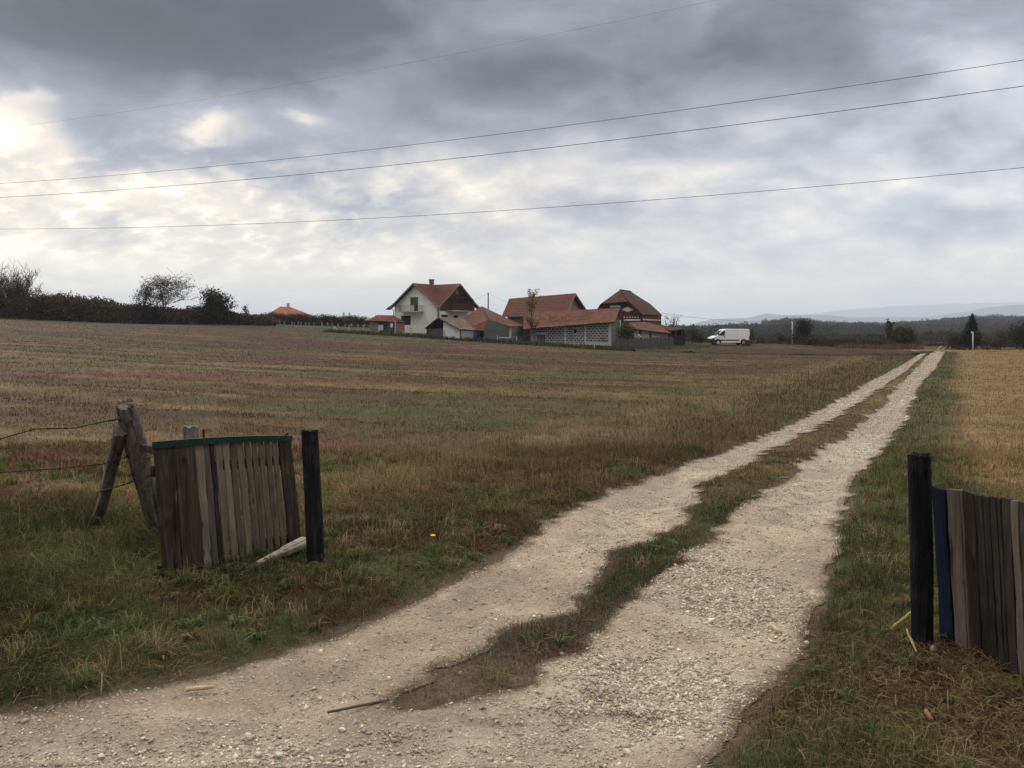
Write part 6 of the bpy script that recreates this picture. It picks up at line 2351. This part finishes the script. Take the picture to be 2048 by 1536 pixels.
wood('thicket', 'brown and dark green thicket at the foot of the wooded hill', 1000, (.23, .74), (126, 215), (.5, 1.7), 103, [(.028, .024, .016), (.040, .031, .021), (.021, .024, .014), (.045, .028, .022), (.024, .019, .014)], 60, keep_front, .30)
wood('thicket', 'low brown scrub between the near thicket and the wooded hill', 1100, (.17, .74), (205, 520), (1.8, 4.5), 104, [(.030, .026, .018), (.042, .032, .022), (.024, .026, .016), (.048, .030, .022)], 50, None, .7)
tree('lone_tree', 'lone round tree on the skyline of the far slope above the van', 1530, 657, 1150, 12, seed=91, kids=(12, 5), maxl=2, spread=.75, trunk=.5, r=.2, leaves=800, lsize=2.0, lcol=DK, lsp=1.0)
for i, (px, h) in enumerate([(1455, 4.6), (1462, 5.6), (1467, 5.0), (1478, 4.6), (1484, 5.2)]):
    tree('skyline_tree', 'dark tree in the small skyline clump just above the van roof', px, 661, 1250, h * 2.5, seed=94 + i, kids=(12, 4), maxl=2, spread=.5, trunk=.6, r=.2, leaves=420, lsize=2.0, lcol=[(.03, .036, .026), (.04, .04, .028)], lsp=.8, group='clump of trees above the van')
# reeds by the crest

# ------------------------------------------------------------------ grass
def blades(name, label, X, Y, H, Wd, BEND, HEAD, COLR, COLT, seed):
    rng = np.random.default_rng(seed)
    n = len(X)
    Z = hz(X, Y) - .005
    root = np.stack([X, Y, Z], 1)
    ld = np.stack([np.cos(HEAD), np.sin(HEAD), np.zeros(n)], 1)
    wa_ = HEAD + math.pi / 2 + rng.normal(size=n) * .5
    wd_ = np.stack([np.cos(wa_), np.sin(wa_), np.zeros(n)], 1) * (Wd / 2)[:, None]
    up = np.array([[0, 0, 1.0]])
    mid = root + up * (H * (.60 - .15 * np.clip(BEND, 0, 1)))[:, None] + ld * (H * BEND * .30)[:, None]
    tip = root + up * (H * np.maximum(1.0 - .62 * BEND, .12))[:, None] + ld * (H * BEND * .95)[:, None]
    V = np.stack([root - wd_, root + wd_, mid - wd_ * .75, mid + wd_ * .75, tip], 1).reshape(-1, 3)
    b = np.arange(n)[:, None] * 5
    F = np.concatenate([b + [0, 1, 2], b + [1, 3, 2], b + [2, 3, 4]], 0)
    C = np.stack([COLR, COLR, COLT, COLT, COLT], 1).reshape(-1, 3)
    o = np_mesh(name, V, F, M_BLADE, cols=C)
    return tag(o, label, None, None, 'stuff')


def sample(n, y0, y1, c0, rng, tmax=.80):
    """positions with density ~ 1/y^2 beyond c0, even before"""
    yy = np.exp(np.linspace(math.log(y0), math.log(y1), 4000))
    dens = np.where(yy < c0, 1.0, (c0 / yy) ** 2) * yy * (tmax * 2)
    cdf = np.concatenate([[0], np.cumsum((dens[1:] + dens[:-1]) / 2 * np.diff(yy))])
    y = np.interp(rng.random(n) * cdf[-1], cdf, yy)
    t = rng.uniform(-tmax, tmax, n)
    return t * y + rng.normal(size=n) * .05, y


def ploughed(x, y):
    t = x / np.maximum(y, 1)
    lo = np.interp(t, [.20, .23, .30, .42, .50, .53], [84, 75, 70, 66, 69, 80])
    hi = np.interp(t, [.20, .23, .30, .42, .48, .51], [88, 95, 95, 93, 88, 80])
    return (y > lo) & (y < hi) & (t > .2) & (t < .53)


rng = np.random.default_rng(2024)


def field_blades(name, label, N, y0, y1, c0, seed, hk=1.0, wmin=.0030, wk=.00072):
    rng = np.random.default_rng(seed)
    X, Y = sample(N, y0, y1, c0, rng)
    r = rut_j(X, Y)
    k = (r < .02 + rng.normal(size=len(X)) * .035) & ~ploughed(X, Y)
    X, Y, r = X[k], Y[k], r[k]
    c, h, d = cover(X, Y)
    cl = fbm(X * 2.2, Y * 2.2, 301, 3)
    k = rng.random(len(X)) < d * (.35 + 1.1 * sst(cl, .30, .62))
    X, Y, r, c, h, cl = X[k], Y[k], r[k], c[k], h[k], cl[k]
    n = len(X)
    H = h * np.exp(rng.normal(size=n) * .38) * hk * (.7 + .7 * cl)
    tang = (X < edges(Y)[0]) & (Y < 8.2)
    HEAD = rng.uniform(0, 2 * math.pi, n)
    comb = rng.random(n) < .6
    HEAD = np.where(tang & comb, rng.normal(size=n) * .7 - .3 + 2.2 * (fbm(X * .9, Y * .9, 311, 2) - .5), HEAD)
    BEND = np.clip(np.abs(rng.normal(size=n)) * .5 + .25 + tang * .40, 0, 1.3)
    Wd = np.maximum(wmin, wk * Y) * rng.uniform(.7, 1.4, n)
    dry = rng.random(n)
    straw = np.array([.215, .163, .092])
    kk = np.where(tang, .06, np.where(Y < 9, .09, .15))
    cr = c * np.where((Y > 10)[:, None], rng.uniform(.80, 1.18, (n, 1)), rng.uniform(.45, 1.6, (n, 1)))
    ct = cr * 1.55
    ct = np.where((dry < kk)[:, None], ct * .35 + straw * .65, ct)
    cr = np.where((dry < kk)[:, None], cr * .5 + straw * .4, cr)
    return blades(name, label, X, Y, H, Wd, BEND, HEAD, cr, ct, seed + 1)


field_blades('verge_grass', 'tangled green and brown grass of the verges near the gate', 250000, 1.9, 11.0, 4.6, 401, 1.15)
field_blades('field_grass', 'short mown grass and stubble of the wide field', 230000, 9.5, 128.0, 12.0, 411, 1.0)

# tall thin dry stems that stand over the sward
rs = np.random.default_rng(431)
X, Y = sample(10000, 2.2, 30, 6.0, rs)
r = rut_j(X, Y)
o_, right_ = outer(X, Y)
k = (r < -.12) & (rs.random(len(X)) < .15 + .75 * sst(fbm(X * .8, Y * .8, 433, 3), .48, .62))
k &= ~((X < edges(Y)[0]) & (Y < 5.6) & (X > -3.2) & (rs.random(len(X)) < .75))
k &= ~((right_) & (o_ > 1.8) & (Y > 6) & (rs.random(len(X)) < .7))
X, Y = X[k], Y[k]; n = len(X)
c = np.array([.25, .195, .11]) * rs.uniform(.45, 1.2, (n, 1))
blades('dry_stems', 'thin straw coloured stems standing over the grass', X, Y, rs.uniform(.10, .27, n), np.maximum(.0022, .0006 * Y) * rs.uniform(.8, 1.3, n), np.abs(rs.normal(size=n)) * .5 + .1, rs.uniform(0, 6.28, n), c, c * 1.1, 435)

# straw lying flat: hay under the board fence, litter along the road edge
rs = np.random.default_rng(441)
XS, YS = [], []
for (px, py, sx, sy, n) in [(1950, 1420, .5, .42, 9000), (1760, 1500, .45, .25, 500), (260, 1370, .9, .12, 700), (900, 1385, .28, .12, 160), (1180, 1270, .3, .2, 120), (470, 1345, .6, .12, 500), (60, 1260, .45, .4, 350), (1690, 1080, .25, .9, 500), (380, 1190, .5, .3, 500)]:
    g = G(px, py)
    XS.append(g[0] + rs.normal(size=n) * sx); YS.append(g[1] + rs.normal(size=n) * sy)
X, Y = np.concatenate(XS), np.concatenate(YS)
k = (rut_j(X, Y) < .03) & (Y > 1.8)
X, Y = X[k], Y[k]; n = len(X)
c = np.array([.145, .105, .060]) * rs.uniform(.3, 1.5, (n, 1)) * np.array([1, 1, 1])
L_ = .02 + .085 * rs.random(n) ** 1.5; a = rs.uniform(0, 6.28, n)
zb_ = hz(X, Y) + rs.uniform(.005, .05, n)
P0 = np.stack([X, Y, zb_], 1)
D = np.stack([np.cos(a), np.sin(a), rs.normal(size=n) * .22], 1) * L_[:, None]
N_ = np.stack([-np.sin(a), np.cos(a), rs.normal(size=n) * .5], 1) * (np.maximum(.0024, .0006 * Y) * rs.uniform(.7, 1.5, n))[:, None] / 2
M_ = P0 + D * .5 + np.stack([np.zeros(n), np.zeros(n), L_ * rs.uniform(0, .18, n)], 1)
E_ = P0 + D
V = np.stack([P0 - N_, P0 + N_, M_ - N_, M_ + N_, E_ - N_, E_ + N_], 1).reshape(-1, 3)
b_ = np.arange(n)[:, None] * 6
F = np.concatenate([b_ + [0, 1, 3, 2], b_ + [2, 3, 5, 4]], 0)
o = np_mesh('straw_litter', V, F, M_BLADE, cols=np.repeat(c, 6, 0))
tag(o, 'loose dry straw lying along the road edge and under the board fence', None, None, 'stuff')

# short matted dead growth on the near end of the middle strip, and fine litter on the worn margins
rs = np.random.default_rng(471)
Y = rs.uniform(3.3, 7.5, 60000); a_, b_, c_, d_ = edges(Y)
X = b_ - .12 + (c_ - b_ + .24) * rs.random(len(Y))
r = rut_j(X, Y)
k = (r < .03) & (rs.random(len(Y)) < np.clip(1.25 - (Y - 3.3) * .2, .25, 1) * sst(Y, 3.35, 4.0) * (.3 + .9 * sst(fbm(X * 4, Y * 4, 473, 3), .38, .58))) & (X > b_ - .15)
X, Y = X[k], Y[k]; n = len(X)
cc_, _, _ = cover(X, Y)
c = cc_ * rs.uniform(.5, 1.5, (n, 1)) + np.array([.02, .014, .012])
c = np.where((rs.random(n) < .14)[:, None], np.array([.14, .11, .085]) * rs.uniform(.6, 1.4, (n, 1)), c)
blades('strip_grass', 'matted low growth on the middle strip of the track', X, Y, rs.uniform(.015, .055, n), rs.uniform(.002, .0042, n), rs.uniform(.3, 1.3, n), rs.uniform(0, 6.28, n), c, c * 1.25, 472)
n = 110000
X, Y = sample(n, 2.0, 14, 6.0, rs)
r = rut_j(X, Y)
k = (r > -.42) & (r < .12 * rs.random(len(X)) ** 2) & (rs.random(len(X)) < .25 + .9 * sst(fbm(X * 3, Y * 3, 475, 3), .42, .6))
X, Y = X[k], Y[k]; n = len(X)
c = np.array([[.10, .075, .052], [.17, .13, .085], [.06, .045, .034], [.22, .17, .11]])[rs.integers(0, 4, n)] * rs.uniform(.6, 1.3, (n, 1))
blades('edge_litter', 'fine dead litter along the worn margins of the track', X, Y, rs.uniform(.02, .07, n), np.maximum(.0022, .0006 * Y) * rs.uniform(.7, 1.3, n), rs.uniform(.9, 1.4, n), rs.uniform(0, 6.28, n), c, c * 1.1, 476)

# longer tufts and broad-leaved weeds that break up the verge
rs = np.random.default_rng(481)
tx, ty2 = sample(1500, 2.3, 10, 5.0, rs)
r = rut_j(tx, ty2); k = (r < -.12) & ((tx < edges(ty2)[0]) | (rs.random(len(tx)) < .55))
tx, ty2 = tx[k], ty2[k]
m = 34
X = np.repeat(tx, m) + rs.normal(size=len(tx) * m) * .035; Y = np.repeat(ty2, m) + rs.normal(size=len(tx) * m) * .035
n = len(X)
tc2 = np.array([[.095, .115, .040], [.070, .085, .030], [.13, .125, .055], [.17, .135, .075], [.11, .080, .050], [.055, .085, .028]])
c = np.repeat(tc2[rs.integers(0, 6, len(tx))], m, 0) * rs.uniform(.5, 1.35, (n, 1))
hh = np.repeat(rs.uniform(.07, .19, len(tx)), m) * rs.uniform(.5, 1.15, n)
hd = np.repeat(rs.uniform(0, 6.28, len(tx)), m) + rs.normal(size=n) * 1.1
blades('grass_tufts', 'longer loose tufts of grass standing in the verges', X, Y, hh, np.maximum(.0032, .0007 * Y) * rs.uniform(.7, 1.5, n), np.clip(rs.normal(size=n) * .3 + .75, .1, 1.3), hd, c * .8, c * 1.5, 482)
tx, ty2 = sample(420, 2.3, 9, 4.5, rs)
r = rut_j(tx, ty2); k = r < -.10
tx, ty2 = tx[k], ty2[k]; m = 10
X = np.repeat(tx, m) + rs.normal(size=len(tx) * m) * .012; Y = np.repeat(ty2, m) + rs.normal(size=len(tx) * m) * .012
n = len(X)
c = np.repeat(np.array([[.060, .095, .036], [.085, .11, .05], [.10, .085, .04]])[rs.integers(0, 3, len(tx))], m, 0) * rs.uniform(.7, 1.3, (n, 1))
blades('broad_weeds', 'low broad leaved weeds in the verge grass', X, Y, rs.uniform(.05, .12, n), rs.uniform(.010, .022, n), rs.uniform(.6, 1.2, n), np.tile(np.linspace(0, 6.28, m), len(tx)) + rs.normal(size=n) * .3, c, c * 1.3, 484)

# weeds and tall reeds near the crest and the fence foot
rs = np.random.default_rng(451)
n = 5200
fxp = rs.uniform(-27, 14, n)
fyp = np.interp(fxp, [-27, -26.3, -16, -1.9, 10, 12.7, 24], [119, 118, 112, 105, 96.5, 93, 104]) + rs.normal(size=n) * 1.3 - .6
c = np.array(GR)[rs.integers(0, 3, n)] * rs.uniform(.6, 1.3, (n, 1))
blades('weeds', 'dark green weeds along the foot of the farm fence', fxp, fyp, rs.uniform(.2, .75, n), rs.uniform(.06, .14, n), np.abs(rs.normal(size=n)) * .4 + .2, rs.uniform(0, 6.28, n), c, c * 1.3, 452)
n = 2600
Y = rs.uniform(92, 104, n); X = Y * rs.uniform(.40, .512, n)
k = rs.random(n) < 1.3 * sst(fbm(X * .35, Y * .35, 455, 3), .36, .62)
X, Y = X[k], Y[k]; n = len(X)
c = np.array([[.10, .06, .04], [.13, .085, .05], [.075, .05, .035]])[rs.integers(0, 3, n)] * rs.uniform(.7, 1.3, (n, 1))
blades('reeds', 'reddish brown dry reeds beside the crest of the track', X, Y, rs.uniform(.4, 1.0, n) * (.35 + 1.0 * fbm(X * .3, Y * .3, 457, 2)), rs.uniform(.05, .09, n), np.abs(rs.normal(size=n)) * .25 + .05, rs.uniform(0, 6.28, n), c, c * 1.2, 453)

# ------------------------------------------------------------------ loose gravel
def gravel(name, label, N, y0, y1, seed, smin, srange):
    rs = np.random.default_rng(seed)
    yy = np.exp(np.linspace(math.log(y0), math.log(y1), 2000))
    wdt = np.minimum(edges(yy)[3] - np.maximum(edges(yy)[0], -.72 * yy), 9)
    den = wdt * np.minimum(1, (4.5 / yy) ** 1.6)
    cdf = np.concatenate([[0], np.cumsum((den[1:] + den[:-1]) / 2 * np.diff(yy))])
    Y = np.interp(rs.random(N) * cdf[-1], cdf, yy)
    a, _, _, d = edges(Y)
    a = np.maximum(a, -.72 * Y)
    X = a + (d - a) * rs.random(N)
    r = rut_j(X, Y)
    g = gravelly(X, Y)
    cl = fbm(X * 2.5, Y * 2.5, 501, 4)
    k = (r > -.03 + .05 * rs.random(N)) & (rs.random(N) < .045 + .07 * sst(cl, .45, .65) + .95 * np.clip(g, 0, 1) ** 1.5)
    X, Y, g = X[k], Y[k], g[k]
    n = len(X)
    co = _spots(X, Y, [(1290, 1365, 190, 60), (1440, 1170, 110, 60), (560, 1490, 160, 30)])
    S = (smin + srange * rs.random(n) ** 2.5 * (.55 + .6 * co) + srange * 1.2 * rs.random(n) ** 26) * np.maximum(1.0, Y / 12.0)
    # angular chips: skewed six-sided lumps
    I = np.array([(-1, -1, -1), (1, -1, -1), (1, 1, -1), (-1, 1, -1), (-1, -1, 1), (1, -1, 1), (1, 1, 1), (-1, 1, 1)]) * .66
    Fi = np.array([(0, 3, 2, 1), (4, 5, 6, 7), (0, 1, 5, 4), (1, 2, 6, 5), (2, 3, 7, 6), (3, 0, 4, 7)])
    Vs = I[None] * rs.uniform(.45, 1.25, (n, 8, 1)) + rs.normal(size=(n, 8, 3)) * .14
    Vs = Vs * np.stack([rs.uniform(.8, 1.3, n), rs.uniform(.6, 1.0, n), rs.uniform(.4, .8, n)], 1)[:, None]
    an = rs.uniform(0, 6.28, n); ca, sa = np.cos(an), np.sin(an)
    tl = rs.normal(size=n) * .3
    x0 = Vs[..., 0] * ca[:, None] - Vs[..., 1] * sa[:, None]
    y0_ = Vs[..., 0] * sa[:, None] + Vs[..., 1] * ca[:, None]
    z0 = Vs[..., 2] + x0 * tl[:, None]
    zb = hz(X, Y) - .038 * sst(rut_j(X, Y), .05, .40) + .004 + .0006 * Y + (fbm(X * 3, Y * 3, 121, 5) - .5) * .05 * (1 - sst(Y, 15, 60)) * sst(rut_j(X, Y), .0, .15)
    C0 = np.stack([X, Y, zb + S * .10], 1)
    V = np.stack([x0, y0_, z0], 2) * S[:, None, None] + C0[:, None]
    F = (np.arange(n)[:, None, None] * 8 + Fi[None]).reshape(-1, 4)
    base = np.array([[.44, .385, .305], [.37, .31, .24], [.54, .49, .405], [.28, .25, .205], [.40, .335, .25]])
    c = base[rs.integers(0, 5, n)] * rs.uniform(.75, 1.15, (n, 1))
    o = np_mesh(name, V.reshape(-1, 3), F, M_STONE, cols=np.repeat(c, 8, 0))
    return tag(o, label, None, None, 'stuff')


gravel('gravel', 'loose pale limestone gravel on the track', 400000, 2.0, 16, 601, .0030, .0108)
gravel('gravel', 'coarser pale gravel further along the ruts', 70000, 13, 90, 602, .005, .009)

# ------------------------------------------------------------------ haze: one closed box of thin even air
hzm, N = new_mat('thin_air')
pv = N.n('ShaderNodeVolumePrincipled')
pv.inputs['Color'].default_value = (.76, .86, 1.0, 1)
pv.inputs['Density'].default_value = HAZE
pv.inputs['Anisotropy'].default_value = 0.0
oo = N.n('ShaderNodeOutputMaterial')
N.link(pv.outputs[0], oo.inputs['Volume'])
hzm.cycles.homogeneous_volume = True if hasattr(hzm.cycles, 'homogeneous_volume') else False
mb = MB()
mb.box((-15500, -320, -30), (31000, 0, 0), (0, 16300, 0), (0, 0, 575))
hb = mb.build('haze', hzm)
tag(hb, 'thin blue haze over the whole plain', None, None, 'stuff')
